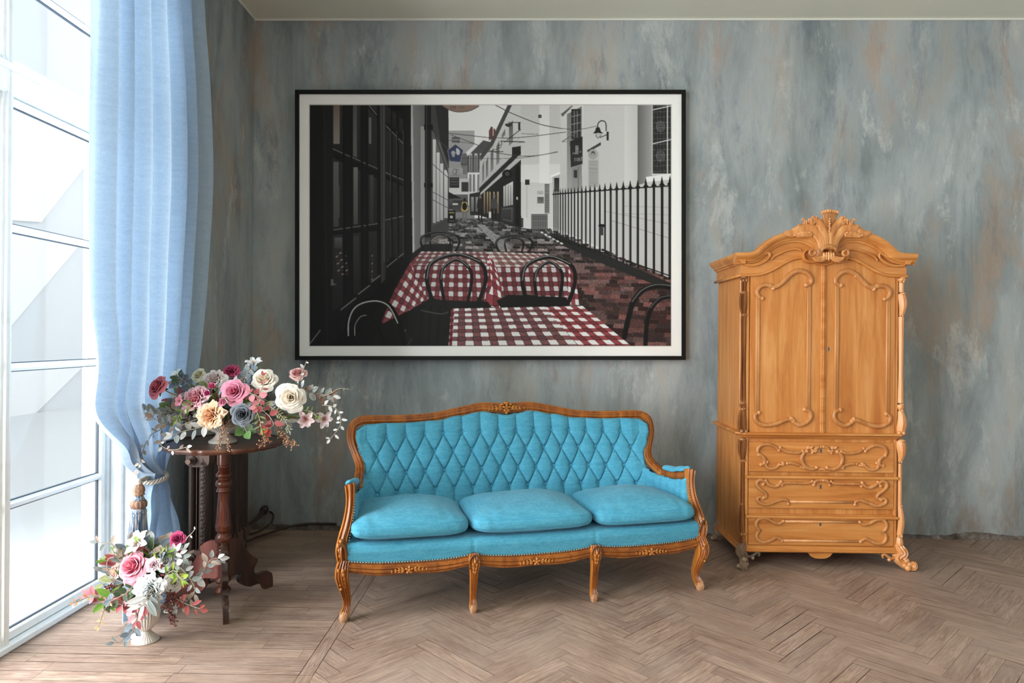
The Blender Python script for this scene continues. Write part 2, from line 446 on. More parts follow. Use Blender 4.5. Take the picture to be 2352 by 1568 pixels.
    # dark bed under the boards
    md = mat('floor_bed', rgb(52, 40, 36), .9); me.materials.append(md)
    o = bpy.data.objects.new('floor', me); COL.objects.link(o); o['kind'] = 'structure'
    b = MB(); b.box(XWIN+.02, XR+.2, YB-.2, YW+.2, -.12, -.0035)
    struct('floor_bed', b, md)
floor()
b = MB(); b.box(XL, XR, YW, YW+.2, -.1, HC); struct('wall_back', b, M_wall)
# left wall: solid by the corner, lintel over the openings, piers between them
b = MB(); T = .34; x0 = XWIN-.13
b.box(x0, XL, OPEN[0][1], YW+.2, -.1, HC)
edges = [OPEN[0][1]]
for (a, c), nxt in zip(OPEN, OPEN[1:]+[None]):
    b.box(x0, XL, a, c, OPEN_TOP, HC)
    b.box(x0, XL, nxt[1] if nxt else YB-.2, a, -.1, HC)
struct('wall_left', b, M_wall)
b = MB(); b.box(XR, XR+.2, YB-.2, YW+.2, -.1, HC); struct('wall_right', b, M_wall)
b = MB(); b.box(XL, XR, YB-.2, YB, -.1, HC); struct('wall_front', b, M_plain)
b = MB(); b.box(x0, XR+.2, YB-.2, YW+.2, HC, HC+.15); struct('ceiling', b, M_ceil)
# white plaster lining of the reveal next to the corner, and the thin pale bead under the ceiling
b = MB(); b.box(XWIN+.03, XL-.004, OPEN[0][1]-.014, OPEN[0][1]-.001, .0, OPEN_TOP, .002)
b.box(XWIN+.035, XWIN+.10, OPEN[0][1]-.03, OPEN[0][1]-.014, .0, OPEN_TOP, .006)
struct('trim_1', b, M_white)
b = MB(); b.box(XL, XR, YW-.012, YW, HC-.014, HC, .003); b.box(XL, XL+.012, OPEN[0][1], YW-.012, HC-.014, HC, .003)
struct('trim_2', b, mat('cornice_bead', rgb(222, 222, 214), .7))
# broken plaster lip where the skirting has been taken away
def skirting_scar():
    r = random.Random(5); b = MB(); n = 260
    hs = [.020+.012*math.sin(i*.13)+.008*math.sin(i*.31+1)+r.uniform(0, .010) for i in range(n+1)]
    def fn(u, v):
        i = round(u*n); x = XL+.02+u*(XR-XL-.04)
        d = .004+.010*(.5+.5*math.sin(i*.9))+.012*(x > 1.8)
        prof = [(0, hs[i]), (d*.6, hs[i]*.9), (d, hs[i]*.4), (d*1.2, .0)]
        q = prof[round(v*3)]
        return (x, YW-q[0], q[1])
    b.grid(fn, n, 3)
    m = mat('crumbling_plaster_edge', rough=.9); g = N(m)
    g.color(g.ramp(g.noise(g.obj(), 9, 7, .75), [(.36, rgb(58, 52, 48)), (.5, rgb(104, 92, 84)), (.62, rgb(128, 122, 118)), (.72, rgb(196, 190, 184))]))
    g.bump(g.noise(g.obj(), 60, 5, .7), .6, .01)
    o = b.build('baseboard_back', m, None, True); o['kind'] = 'structure'
skirting_scar()

# windows ---------------------------------------------------------
def window(idx, ya, yb, detail=False):
    root = empty('window_%d' % idx, (XWIN, (ya+yb)/2, 0)); root['kind'] = 'structure'
    off = (ya+yb)/2
    def part(name, mb, m, smooth=False, sharp=None):
        o = mb.build(name, m, root, smooth, sharp); return o
    zt = OPEN_TOP; sill = .032
    fr = MB(); d0, d1 = -.06, .035
    lo, hi = ya-off, yb-off
    fr.box(d0, d1, lo, lo+.04, 0, zt, .004); fr.box(d0, d1, hi-.028, hi, 0, zt, .004)
    fr.box(d0, d1, lo, hi, zt-.05, zt, .004); fr.box(d0, .05, lo, hi, 0, sill, .006)
    TR0, TR1 = 2.275, 2.39
    fr.box(d0, d1+.004, lo+.03, hi-.02, TR0, TR1, .008); fr.box(d0, d1+.016, lo+.03, hi-.02, TR1-.02, TR1+.008, .006)
    part('window_frame', fr, M_white)
    # leaves: posts between them at the place the photograph shows one (y = 2.78)
    posts = [2.735-off] if detail else [0.0]
    cuts = [lo+.04]+posts+[hi-.028]
    for i in range(len(cuts)-1):
        a, c = cuts[i], cuts[i+1]
        if i > 0: a += .0
        for zi, (z0, z1, bars) in enumerate(((sill+.004, TR0-.004, (.588, 1.160, 1.737)), (TR1+.004, zt-.055, (2.775,)))):
            s = MB(); w = .029 if zi else .030
            s.box(-.03, .022, a, a+w, z0, z1, .004); s.box(-.03, .022, c-w, c, z0, z1, .004)
            s.box(-.03, .022, a+w, c-w, z0, z0+.036, .004); s.box(-.03, .022, a+w, c-w, z1-w, z1, .004)
            prof = [(-.016, -.012), (-.016, .004), (-.009, .008), (-.006, .018), (.006, .018), (.009, .008), (.016, .004), (.016, -.012)]
            for zb in bars:
                s.sweep([(0, a+w*.8, zb), (0, c-w*.8, zb)], prof, (1, 0, 0))
            part('sash', s, M_white, sharp=30)
            gk = MB()
            zs = [z0+.036]+list(bars)+[z1-w]
            for k in range(len(zs)-1):
                p0 = zs[k]+(.016 if k else 0); p1 = zs[k+1]-(.016 if k < len(bars) else 0)
                q0, q1 = a+w, c-w
                for (aa, bb, cc, dd) in ((q0, q0+.004, p0, p1), (q1-.004, q1, p0, p1), (q0, q1, p0, p0+.004), (q0, q1, p1-.004, p1)):
                    gk.box(-.012, .002, aa, bb, cc, dd)
            part('gasket', gk, M_gasket)
            gl = MB(); gl.box(-.007, -.003, a+w*.7, c-w*.7, z0+.02, z1-.015); part('pane', gl, M_glass)
    for p in posts:
        pm = MB(); prof = [(-.026, -.03), (-.026, .026), (-.018, .03), (-.014, .040), (-.006, .036), (0, .044), (.006, .036), (.014, .040), (.018, .03), (.026, .026), (.026, -.03)]
        pm.sweep([(0, p, sill), (0, p, zt-.05)], prof, (1, 0, 0)); part('mullion', pm, M_white, sharp=30)
    return root
window(1, OPEN[0][0], OPEN[0][1]-.014, True); window(2, *OPEN[1]); window(3, *OPEN[2])

# pale building across the street and the ground outside ------------------
M_out = mat('pale_render', rgb(192, 194, 197), .95, spec=.1)
M_out2 = mat('sunlit_render_tone', rgb(212, 212, 212), .95, spec=.1)  # lighter tone for the sunlight painted onto that building
bl = empty('neighbouring_building', (-9, 5, 0)); tag(bl, 'pale rendered building across the street seen through the window panes', 'building')
b = MB(); b.box(-1, 0, -14, 60, -3, 12); b.build('wall', M_out, bl, False)
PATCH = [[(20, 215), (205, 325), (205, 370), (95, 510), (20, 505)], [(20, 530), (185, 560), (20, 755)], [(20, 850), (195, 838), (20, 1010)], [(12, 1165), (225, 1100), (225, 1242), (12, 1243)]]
for pp in PATCH:                        # sunlight on the far wall, put in as lighter patches with slanting edges
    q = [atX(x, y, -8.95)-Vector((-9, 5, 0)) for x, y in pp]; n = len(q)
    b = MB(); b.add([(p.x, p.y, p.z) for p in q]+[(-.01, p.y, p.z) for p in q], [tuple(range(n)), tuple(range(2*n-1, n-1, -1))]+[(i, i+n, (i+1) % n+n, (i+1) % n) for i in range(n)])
    b.build('sunlit_patch', M_out2, bl, False)
b = MB(); b.box(-12, x0-.02, -16, 22, -.4, -.15); tag(struct('ground_outside', b, mat('pale_paving', rgb(186, 188, 190), .95)), kind='structure')

# ------------------------------------------------------------------ sofa
SO, SA = Vector((.05, 3.3375, 0)), math.radians(14.95)
sofa = empty('sofa', SO, SA)
tag(sofa, 'blue button-tufted settee with a carved honey-brown wooden frame on six legs', 'sofa')
def bow(u): return -.036*(1-(u/.9)**2)
def top_in(u):                          # upper edge of the upholstery
    a = abs(u); return interp(a, [(0, .858), (.06, .866), (.15, .883), (.27, .862), (.43, .836), (.6, .828), (.74, .830), (.80, .826), (.86, .79)])
SIDE_IN = [(.30, .845), (.50, .815), (.56, .797), (.62, .800), (.70, .828), (.76, .842), (.80, .838), (.84, .815)]
def side_in(w): return interp(w, SIDE_IN)
def vb(u, w):                           # front face of the back, before tufting
    base = .485+.13*(w-.45)/.55
    wrap = (abs(u)/.85)**5
    return base - wrap*(.075 + .07*max(0, min(1, (.66-w)/.16)))
ROWS = [(.468, 0), (.562, 1), (.664, 0), (.752, 1)]   # row height, half step offset
def crown(u): return .012*math.cos(min(1, abs(u)/.8)*PI/2)
BT = []
for ri, (w0, odd) in enumerate(ROWS):
    ks = [k+.5 for k in range(-7, 7)] if odd else list(range(-7, 8))
    for k in ks: BT.append((k*.1045, w0+crown(k*.1045)*(.4+.3*ri)))
def tuft(u, w):
    # puffed diamonds between the buttons
    wr = w-crown(u)*(.4+.3*max(0, min(3, (w-.468)/.095)))
    q = (wr-.468)/.0947
    p = u/.1045
    if q < 0:  c = abs(p-round(p)); puff = abs(math.sin(PI*p)); cl = c*.1045; edge = 0.75
    elif q > 3: pp = p-.5; c = abs(pp-round(pp)); puff = abs(math.sin(PI*pp)); cl = c*.1045; edge = 0.6*max(.2, 1-(q-3)*.6)
    else:
        A_ = p+q*.5; B_ = p-q*.5
        a, b = abs(math.sin(PI*A_)), abs(math.sin(PI*B_))
        puff = math.sqrt(a*b) if a*b > 0 else 0
        cl = min(abs(A_-round(A_)), abs(B_-round(B_)))*.094; edge = 1.0
    db = min((u-bu)**2+(w-bw)**2 for bu, bw in BT if abs(u-bu) < .16)**.5 if abs(u) < .88 else .1
    fade = 1-max(0, min(1, (abs(u)-.735)/.07))*(1 if .47 < w else .6)
    d = -.015*(puff**.7)*fade + .0075*math.exp(-(cl/.0034)**2)*edge*fade + .013*math.exp(-(db/.016)**2)
    return d
b = MB(); NU, NV = 440, 180
def backfn(s_, t):
    s1 = s_*2-1
    u0 = s1*.845
    wt = top_in(u0)
    w = .33+t*(wt-.33)
    u = s1*side_in(w)
    e = min(1, (1-abs(s1))/.03, (1-t)/.03)
    roll = .022*(1-math.sqrt(max(0, 1-(1-e)**2)))
    return (u, vb(u, w)+tuft(u, w)-.006+roll, w)
b.grid(backfn, NU, NV)
# plain outside back
b.grid(lambda s_, t: ((s_*2-1)*side_in(.33+t*(top_in((s_*2-1)*.84)-.33)), vb((s_*2-1)*.83, .33+t*.5)+.055, .33+t*(top_in((s_*2-1)*.84)-.33)), 30, 10, flip=True)
backrest = b.build('backrest', M_blue, sofa)
btn = None
for bu, bw in BT:
    v = vb(bu, bw)+.0075
    if btn is None:
        m_ = MB(); m_.ball((0, 0, 0), (.0105, .007, .0105), 14, 10); btn = m_.build('button', M_bluebtn, backrest); o = btn
    else: o = btn.copy(); COL.objects.link(o)
    o.parent = backrest; o.location = (bu, v, bw)
# moulded wooden frame round the back
PROF = [(-.021, -.014), (-.022, .004), (-.018, .011), (-.014, .009), (-.011, .012), (-.006, .018), (-.002, .014), (.002, .015), (.007, .019), (.012, .014), (.015, .010), (.019, .012), (.022, .005), (.021, -.014)]
half = [(.834, .30, .548), (.822, .42, .585), (.820, .47, .625), (.838, .500, .675), (.860, .520, .735), (.864, .535, .785), (.850, .548, .826), (.805, .562, .847), (.735, .572, .848), (.62, .585, .845), (.44, .592, .852), (.28, .598, .879), (.15, .602, .901), (.07, .606, .898), (0, .607, .892)]
pts = [(-u, v, w) for u, v, w in half]+[(u, v, w) for u, v, w in half[::-1][1:]]
path = cr(pts, 9)
b = MB(); b.sweep(path, PROF, (0, -1, .12), [1.08+.25*max(0, 1-abs(p[0])/.35) if abs(p[0]) < .35 else 1.08 for p in path])
b.build('back_frame', M_sofawood, sofa)
def flower_carving(mb, c, r, ny=-1.0, leaves=4, spread=1.0, rnd=random.Random(2)):
    # a carved rosette with leaf sprays to each side, lying in the x-z plane
    cx, cy, cz = c
    for k in range(5):
        a = 2*PI*k/5+.3; q = Matrix.Rotation(-a, 3, 'Y')
        mb.ball((cx+math.cos(a)*r*.55, cy, cz+math.sin(a)*r*.55), (r*.46, r*.36, r*.30), 8, 6, rot=q)
    mb.ball((cx, cy-r*.25, cz), (r*.3, r*.3, r*.3), 8, 6)
    for sg in (-1, 1):
        for k in range(leaves):
            x = cx+sg*r*(1.35+k*.95*spread); s_ = 1-.14*k
            for dz, an in ((.34, .5), (-.30, -.45), (.02, 0)):
                q = Matrix.Rotation(-sg*an, 3, 'Y')
                mb.ball((x+rnd.uniform(-.1, .1)*r, cy+.1*r*k*.5, cz+dz*r*s_-.05*r*k), (r*.5*s_, r*.26, r*.2*s_), 7, 5, rot=q)
b = MB(); flower_carving(b, (0, .583, .897), .027, leaves=5, spread=.85)
b.ball((0, .590, .925), (.020, .012, .010), 8, 6); b.ball((-.025, .590, .917), (.014, .01, .008), 8, 6); b.ball((.025, .590, .917), (.014, .01, .008), 8, 6)
b.ball((0, .585, .872), (.010, .010, .014), 8, 6)
b.build('crest_carving', M_sofawood, sofa)
# arms
def arm(sg):
    b = MB()
    p = cr([(sg*.826, .40, .572), (sg*.836, .32, .552), (sg*.855, .22, .553), (sg*.872, .13, .568), (sg*.876, .075, .588), (sg*.878, .050, .590)], 8)
    b.sweep(p, [(y, x) for x, y in [(-.020, -.016), (-.022, .004), (-.014, .012), (0, .014), (.014, .012), (.022, .004), (.020, -.016)]], (0, 0, 1), [(1, 1.0)]*len(p))
    b.build('arm_rail', M_sofawood, sofa)
    b = MB()
    p = cr([(sg*.903, .006, .255), (sg*.910, .000, .300), (sg*.911, .004, .335), (sg*.904, .018, .375), (sg*.888, .034, .43), (sg*.876, .048, .49), (sg*.872, .056, .55), (sg*.874, .058, .598), (sg*.876, .060, .610)], 7)
    prof = [(-.022, -.024), (-.023, .010), (-.018, .018), (-.012, .012), (-.006, .017), (0, .021), (.006, .017), (.012, .012), (.018, .018), (.023, .010), (.022, -.024)]
    n = len(p); sc = [interp(i/(n-1), [(0, 1.0), (.2, 1.12), (.4, .95), (.7, .88), (.9, 1.05), (.97, 1.12), (1, .8)]) for i in range(n)]
    b.sweep(p, prof, (0, -1, 0), sc)
    # acanthus curl on the outside of the swell
    for k, (w, r) in enumerate(((.345, .014), (.325, .016), (.300, .013), (.365, .011))):
        b.ball((sg*(.925-.004*k), -.006, w), (.010, .014, r), 8, 6)
    b.tube(cr([(sg*.885, -.018, .30), (sg*.893, -.022, .335), (sg*.907, -.020, .355), (sg*.92, -.012, .345), (sg*.921, -.010, .33)], 5), [.0045+.002*math.sin(i/20*PI) for i in range(21)], 6)
    b.build('arm_post', M_sofawood, sofa, sharp=50)
    # upholstered pad on the arm
    b = MB()
    def pad(s_, t):
        i = s_; a = t*2*PI
        v = .30-.225*i; u = sg*interp(v, [(.06, .877), (.2, .862), (.32, .838)]); w = interp(v, [(.06, .612), (.13, .590), (.22, .572), (.32, .572)])
        e = math.sqrt(max(0, 1-(2*i-1)**6)); r = .024*e
        return (u+r*math.cos(a), v, w+.006+.020*e*max(-.4, math.sin(a)))
    b.grid(pad, 26, 16); b.build('arm_pad', M_blue, sofa)
    # inner arm upholstery with upright pleats
    b = MB()
    def inner(s_, t, off=0.0):
        v = .055+s_*.40; w = .34+t*(interp(v, [(.05, .575), (.12, .548), (.2, .534), (.33, .536), (.45, .56)])-.34)
        u = interp(v, [(.05, .858), (.15, .850), (.3, .822), (.40, .790), (.47, .76)])-.012*(1-t)
        pl = abs(math.sin(PI*s_*7)); u -= .016*pl**.5 - .010*math.exp(-(((s_*7) % 1-.0)/.06)**2)*t
        e = min(1, (1-t)/.06, s_/.03); u += .014*(1-math.sqrt(max(0, 1-(1-e)**2)))
        return (sg*(u+off), v, w)
    b.grid(inner, 110, 30, flip=(sg > 0)); b.build('arm_panel', M_blue, sofa)
    b = MB(); b.grid(lambda s_, t: (sg*(.895-.06*s_), .05+.45*s_, .27+.27*t), 10, 5, flip=(sg < 0)); b.build('outer_arm_panel', M_blue, sofa)
arm(-1); arm(1)
# seat band (upholstered) under the loose cushions
def rail_top(u):
    a = abs(u); bay = (a-.606)/.297 if a > .303 else a/.303
    return .2545+.018*abs(bay)**3 - .004*math.cos(bay*PI)*0
def rail_bot(u):
    a = abs(u); bay = abs((a-.606)/.297 if a > .303 else a/.303)
    return .199+.003*math.cos(bay*PI*2)+.034*max(0, bay-.25)**1.6
b = MB()
SEC = [(.030, -.05), (.0, -.01), (-.006, .0), (-.012, .03), (-.016, .055), (-.010, .078), (.006, .088), (.05, .092), (.30, .085), (.47, .085), (.50, .05), (.50, -.05)]
def band(s_, t):
    u = (s_*2-1)*.885; i = t*(len(SEC)-1); k = min(int(i), len(SEC)-2); fr = i-k
    dv = SEC[k][0]*(1-fr)+SEC[k+1][0]*fr; dw = SEC[k][1]*(1-fr)+SEC[k+1][1]*fr
    z = rail_top(u)+dw if dw < .02 else .262+dw
    seam = min(abs(u-.303), abs(u+.303)); v = bow(u)+dv+(.006*math.exp(-(seam/.004)**2) if dv < .02 else 0)
    return (u*(1 if dv < .1 else .93), v, z)
b.grid(band, 180, 33); b.build('seat_base', M_blue, sofa)
# front rail
b = MB()
def railfn(s_, t):
    u = (s_*2-1)*.895; wt, wb = rail_top(u), rail_bot(u)
    w = wt+(wb-wt)*t
    d = -.006-.016*math.sin(PI*min(1, t*1.02))-.0045*math.cos(t*PI*6)*(1 if 0.05 < t < .97 else 0)
    return (u, bow(u)+d, w)
b.grid(railfn, 220, 24)
b.grid(lambda s_, t: ((s_*2-1)*.895, bow((s_*2-1)*.895)-.006+.036*t, rail_bot((s_*2-1)*.895)), 110, 2)
b.grid(lambda s_, t: ((s_*2-1)*.895, bow((s_*2-1)*.895)+.03, rail_bot((s_*2-1)*.895)+t*.06), 60, 2, flip=True)
front_rail = b.build('front_rail', M_sofawood, sofa)
for u0 in (-.606, 0, .606):
    b = MB(); flower_carving(b, (u0, bow(u0)-.026, .226), .021, leaves=4, spread=.85)
    b.build('rail_carving', M_sofawood, front_rail)
for sg in (-1, 1):
    b = MB(); b.box(min(sg*.865, sg*.90), max(sg*.865, sg*.90), .03, .56, .235, .275, .006); b.build('side_rail', M_sofawood, sofa)
b = MB(); b.box(-.84, .84, .50, .535, .215, .29, .006); b.build('back_rail', M_sofawood, sofa)
# legs
SQ = []
for k in range(20):
    a = 2*PI*k/20; r = 1/(abs(math.cos(a))**4+abs(math.sin(a))**4)**.25
    SQ.append((r*math.cos(a)*(1+.05*math.cos(4*a)), r*math.sin(a)*(1-.10*abs(math.cos(a))**8)))
FR = [(-1, -.8), (-1, .55), (-.82, .86), (-.62, .74), (-.42, .98), (-.2, .86), (0, 1.05), (.2, .86), (.42, .98), (.62, .74), (.82, .86), (1, .55), (1, -.8)]
def leg(pts, prof, foot_at=.030, name='leg'):
    path = cr([(x, y, z) for x, y, z, r in pts], 6); rad = [q[0] for q in cr([(r,) for x, y, z, r in pts], 6)]
    up = [(p, r) for p, r in zip(path, rad) if p[2] >= foot_at-.004]; dn = [(p, r) for p, r in zip(path, rad) if p[2] <= foot_at+.006]
    b = MB(); b.sweep([p for p, r in up], prof, (0, -1, 0), [r for p, r in up]); o = b.build(name, M_sofawood, sofa, sharp=55)
    b = MB(); b.sweep([p for p, r in dn], SQ, (0, -1, 0), [r*.98 for p, r in dn]); b.build('foot', M_footwood, o, sharp=60)
    return o
for sg in (-1, 1):
    o = leg([(sg*.898, .004, .275, .024), (sg*.905, -.002, .245, .029), (sg*.908, -.010, .215, .031), (sg*.904, -.010, .185, .028), (sg*.893, .002, .14, .023), (sg*.885, .014, .095, .0185), (sg*.885, .012, .06, .0165), (sg*.893, -.001, .035, .020), (sg*.898, -.008, .018, .021), (sg*.897, -.006, 0, .017)], FR)
    b = MB()
    for k in range(5):
        b.ball((sg*(.923-.003*k), -.026, .238-.021*k), (.007, .012, .011-.001*k), 7, 5)
        b.ball((sg*(.903-.002*k), -.042+.004*k, .240-.019*k), (.008-.001*k, .006, .010), 7, 5)
    b.build('knee_carving', M_sofawood, o)
    u = sg*.303; v = bow(u)
    o = leg([(u, v-.004, .278, .021), (u, v-.012, .255, .027), (u, v-.018, .228, .025), (u, v-.014, .19, .0195), (u, v-.004, .13, .0165), (u, v+.006, .08, .0150), (u, v+.006, .055, .0145), (u, v-.001, .035, .0175), (u, v-.004, .018, .0180), (u, v-.003, 0, .014)], FR)
    b = MB(); b.ball((u, v-.044, .250), (.008, .006, .011), 7, 5)
    for k in range(3):
        for s2 in (-1, 1): b.ball((u+s2*(.008-.002*k), v-.043+.003*k, .236-.018*k), (.005, .004, .010), 7, 5, rot=Matrix.Rotation(s2*.4, 3, 'Y'))
    b.tube(cr([(u-.022, v-.034, .215), (u-.024, v-.036, .25), (u-.014, v-.036, .272), (u, v-.036, .279), (u+.014, v-.036, .272), (u+.024, v-.036, .25), (u+.022, v-.034, .215)], 5), .0038, 6)
    b.build('knee_carving', M_sofawood, o)
    leg([(sg*.80, .50, .26, .022), (sg*.79, .505, .2, .021), (sg*.765, .525, .13, .018), (sg*.735, .55, .06, .016), (sg*.712, .572, .03, .017), (sg*.708, .575, 0, .016)], SQ)
# nailheads: single nails on the front, the rest along the back and arms as one trim
nail0 = None
seqn_all = [(-.875+1.75*k/139) for k in range(140)]; seqn = seqn_all[20:120]
for u in seqn:
    if nail0 is None:
        m_ = MB(); m_.ball((0, 0, 0), (.0048, .0032, .0048), 8, 5); nail0 = m_.build('nail', M_brass, sofa); o = nail0
    else: o = nail0.copy(); COL.objects.link(o); o.parent = sofa
    o.location = (u, bow(u)-.0115, rail_top(u)+.004)
b = MB()
for u in seqn_all[:20]+seqn_all[120:]: b.ball((u, bow(u)-.0115, rail_top(u)+.004), (.0048, .0032, .0048), 8, 5)
def nails(path, step=.0115):
    P = [Vector(p) for p in path]; acc = 0
    for a, c in zip(P, P[1:]):
        d = (c-a).length
        while acc <= d:
            b.ball(a+(c-a)*(acc/max(d, 1e-9)), (.0036, .0026, .0036), 6, 4); acc += step
        acc -= d
inn = [(.822, .415, .560), (.800, .44, .592), (.799, .462, .628), (.816, .482, .675), (.836, .503, .735), (.841, .520, .783), (.829, .534, .813), (.800, .548, .825), (.735, .560, .826), (.62, .573, .822), (.44, .580, .829), (.28, .586, .855), (.15, .590, .876), (.07, .592, .866), (0, .594, .853)]
inn = [(u, v-.012, w) for u, v, w in inn]
nails(cr([(-u, v, w) for u, v, w in inn]+[(u, v, w) for u, v, w in inn[::-1][1:]], 8))
for sg in (-1, 1):
    nails(cr([(sg*.812, .40, .556), (sg*.826, .31, .538), (sg*.843, .21, .535), (sg*.853, .12, .548), (sg*.853, .052, .560), (sg*.853, .036, .50), (sg*.862, .020, .43), (sg*.875, .004, .37), (sg*.880, -.006, .31), (sg*.878, -.01, .272)], 8), .0125)
o = b.build('nail_trim', M_brass, sofa); o['kind'] = 'stuff'

# loose seat cushions
def cushion(u0, u1, name_label, seed, tilt=0.0, front=-.030):
    r = random.Random(seed); cx, cy = (u0+u1)/2, .205
    a, bb, cc = (u1-u0)/2, (.44-front)/2, .060
    ph = [r.uniform(0, 6.28) for _ in range(6)]
    def sp(x, e): return math.copysign(abs(x)**e, x)
    def fn(s_, t):
        th = -PI+2*PI*s_; fi = -PI/2+PI*t
        cf, sf = math.cos(fi), math.sin(fi)
        x = sp(cf, .40)*sp(math.cos(th), .20); y = sp(cf, .40)*sp(math.sin(th), .24); z = sp(sf, .72)
        k = (1-x*x)*(1-y*y)
        zz = z*cc*(.80+(.78 if z > 0 else .20)*k**.8)
        # soft sag and pulls near the front edge
        zz += .004*math.sin(5*x+ph[0])*(1-y*y)+.003*math.sin(4*y+ph[1])
        if z > 0: zz += .0022*math.sin(26*x+ph[2]+3*y)*max(0, -y-.1)*(1-abs(x)**6)
        bulge = 1+.012*math.sin(3*th+ph[3])
        yy = (y*bb*bulge); yy -= .018*(1-x*x)*(1 if y < 0 else 0)*abs(y)
        xx = x*a*(1+.0*bulge)
        yy += .0015*math.sin(34*x+ph[4])*(1 if y < -.8 else 0)*(1-abs(z))
        return (xx, yy+front+bb-cy+bow(cx)*.5, zz+tilt*x)
    b = MB(); b.grid(fn, 120, 60)
    o = b.build('seat_cushion', M_blue, None)
    o.location = SO+Matrix.Rotation(SA, 3, 'Z')@Vector((cx, cy, .405)); o.rotation_euler = (0, 0, SA)
    tag(o, name_label, 'cushion', 'seat cushions on the blue sofa')
    sm = MB()
    for zz in (-.026, .024):
        pth = []
        for k in range(100):
            th = 2*PI*k/100; s_ = (th/(2*PI)); 
            q = zz/.048; fi = math.asin(math.copysign(abs(q)**(1/.72), q)); p = fn(s_, (fi+PI/2)/PI)
            v = Vector(p); pth.append(v*1.0+Vector((math.copysign(.0005, v.x), math.copysign(.0005, v.y), 0)))
        sm.sweep(pth, [(.0012*math.cos(2*PI*j/6), .0012*math.sin(2*PI*j/6)) for j in range(6)], (0, 0, 1), closed=True)
    sm.build('seam', M_bluebtn, o)
cushion(-.872, -.318, 'plump blue linen seat cushion at the flower-table end of the settee', 1, -.002)
cushion(-.312, .308, 'widest blue linen seat cushion in the middle of the settee', 2)
cushion(.316, .868, 'plump blue linen seat cushion at the wardrobe end of the settee', 3, .002)

# ------------------------------------------------------------------ wardrobe
CX, CY = 1.695, 3.93                   # centre and front plane
CD = .49
ward = empty('wardrobe', (CX, CY, 0)); tag(ward, 'tall honey-coloured carved wardrobe with two arched doors over three drawers', 'wardrobe')
PX = .00249
def L0(x, y):                           # traced point of the front, in metres from the wardrobe's foot centre
    p = at(x, y, CY-.01); return (p.x-CX, p.z)
def c2(x, y): return L0(1600+x/1.844, 480+y/1.844)
def c3(x, y): return L0(1630+x/4.238, 960+y/4.238)
HW = .455
ZB, ZW0, ZW1, ZT = .088, .738, .768, 1.70
# top outline of the pediment for x >= 0
TOP = [(0, 1.865), (.05, 1.885), (.11, 1.912), (.17, 1.915), (.235, 1.892), (.29, 1.860), (.335, 1.822), (.372, 1.795), (.41, 1.783), (.455, 1.778), (.50, 1.776)]
LIP = [(0, 1.727), (.03, 1.730), (.07, 1.748), (.12, 1.762), (.17, 1.756), (.22, 1.732), (.27, 1.703), (.32, 1.678), (.37, 1.665), (.43, 1.662), (.475, 1.661)]
def mirror(pts): return [(-x, z) for x, z in pts[::-1]][:-1]+pts
b = MB()
b.box(-HW, HW, .02, CD, ZB, ZW0); b.box(-HW+.004, HW-.004, .02, CD, ZW1, ZT)
b.box(-HW+.03, HW-.03, .006, .03, ZB, ZW0-.002)
# canted front corners
for sg in (-1, 1):
    for z0, z1 in ((ZB, ZW0), (ZW1, ZT-.02)):
        b.add([(sg*HW, .035, z0), (sg*(HW-.04), .0, z0), (sg*(HW-.04), .04, z0), (sg*HW, .035, z1), (sg*(HW-.04), .0, z1), (sg*(HW-.04), .04, z1)],
              [(0, 1, 4, 3), (1, 2, 5, 4), (0, 3, 5, 2), (0, 2, 1), (3, 4, 5)])
    b.box(sg*(HW-.034)-.008, sg*(HW-.034)+.008, -.006, .01, ZW1, ZT-.03, .003)
    b.box(sg*(HW-.034)-.008, sg*(HW-.034)+.008, -.006, .01, ZB, ZW0, .003)
b.build('carcass', M_cab, ward, sharp=30)
# frieze and arched pediment board
b = MB(); out = mirror([p for p in cr(TOP[:-1], 5)]); low = mirror([p for p in cr(LIP[:-1], 5)])
n = len(out)
poly_t = out; 
def board(y0, y1, lowf, topf, xs):
    v = []
    for x in xs:
        v += [(x, y0, lowf(x)), (x, y0, topf(x)), (x, y1, topf(x)), (x, y1, lowf(x))]
    f = []
    for i in range(len(xs)-1):
        for j in range(4): f.append((i*4+j, i*4+(j+1) % 4, i*4+4+(j+1) % 4, i*4+4+j))
    f.append((3, 2, 1, 0)); k = 4*(len(xs)-1); f.append((k, k+1, k+2, k+3)); b.add(v, [q[::-1] for q in f])
ft = lambda x: interp(abs(x), TOP)-.012; fl = lambda x: interp(abs(x), LIP)
xs = [-HW-.012+(2*HW+.024)*i/120 for i in range(121)]
board(-.014, .03, fl, ft, xs)
b.box(-HW-.008, -HW+.03, -.01, CD, 1.662, 1.765); b.box(HW-.03, HW+.008, -.01, CD, 1.662, 1.765)
b.box(-HW, HW, .02, CD, 1.66, 1.765)
b.build('pediment_board', M_cabx, ward, sharp=30)
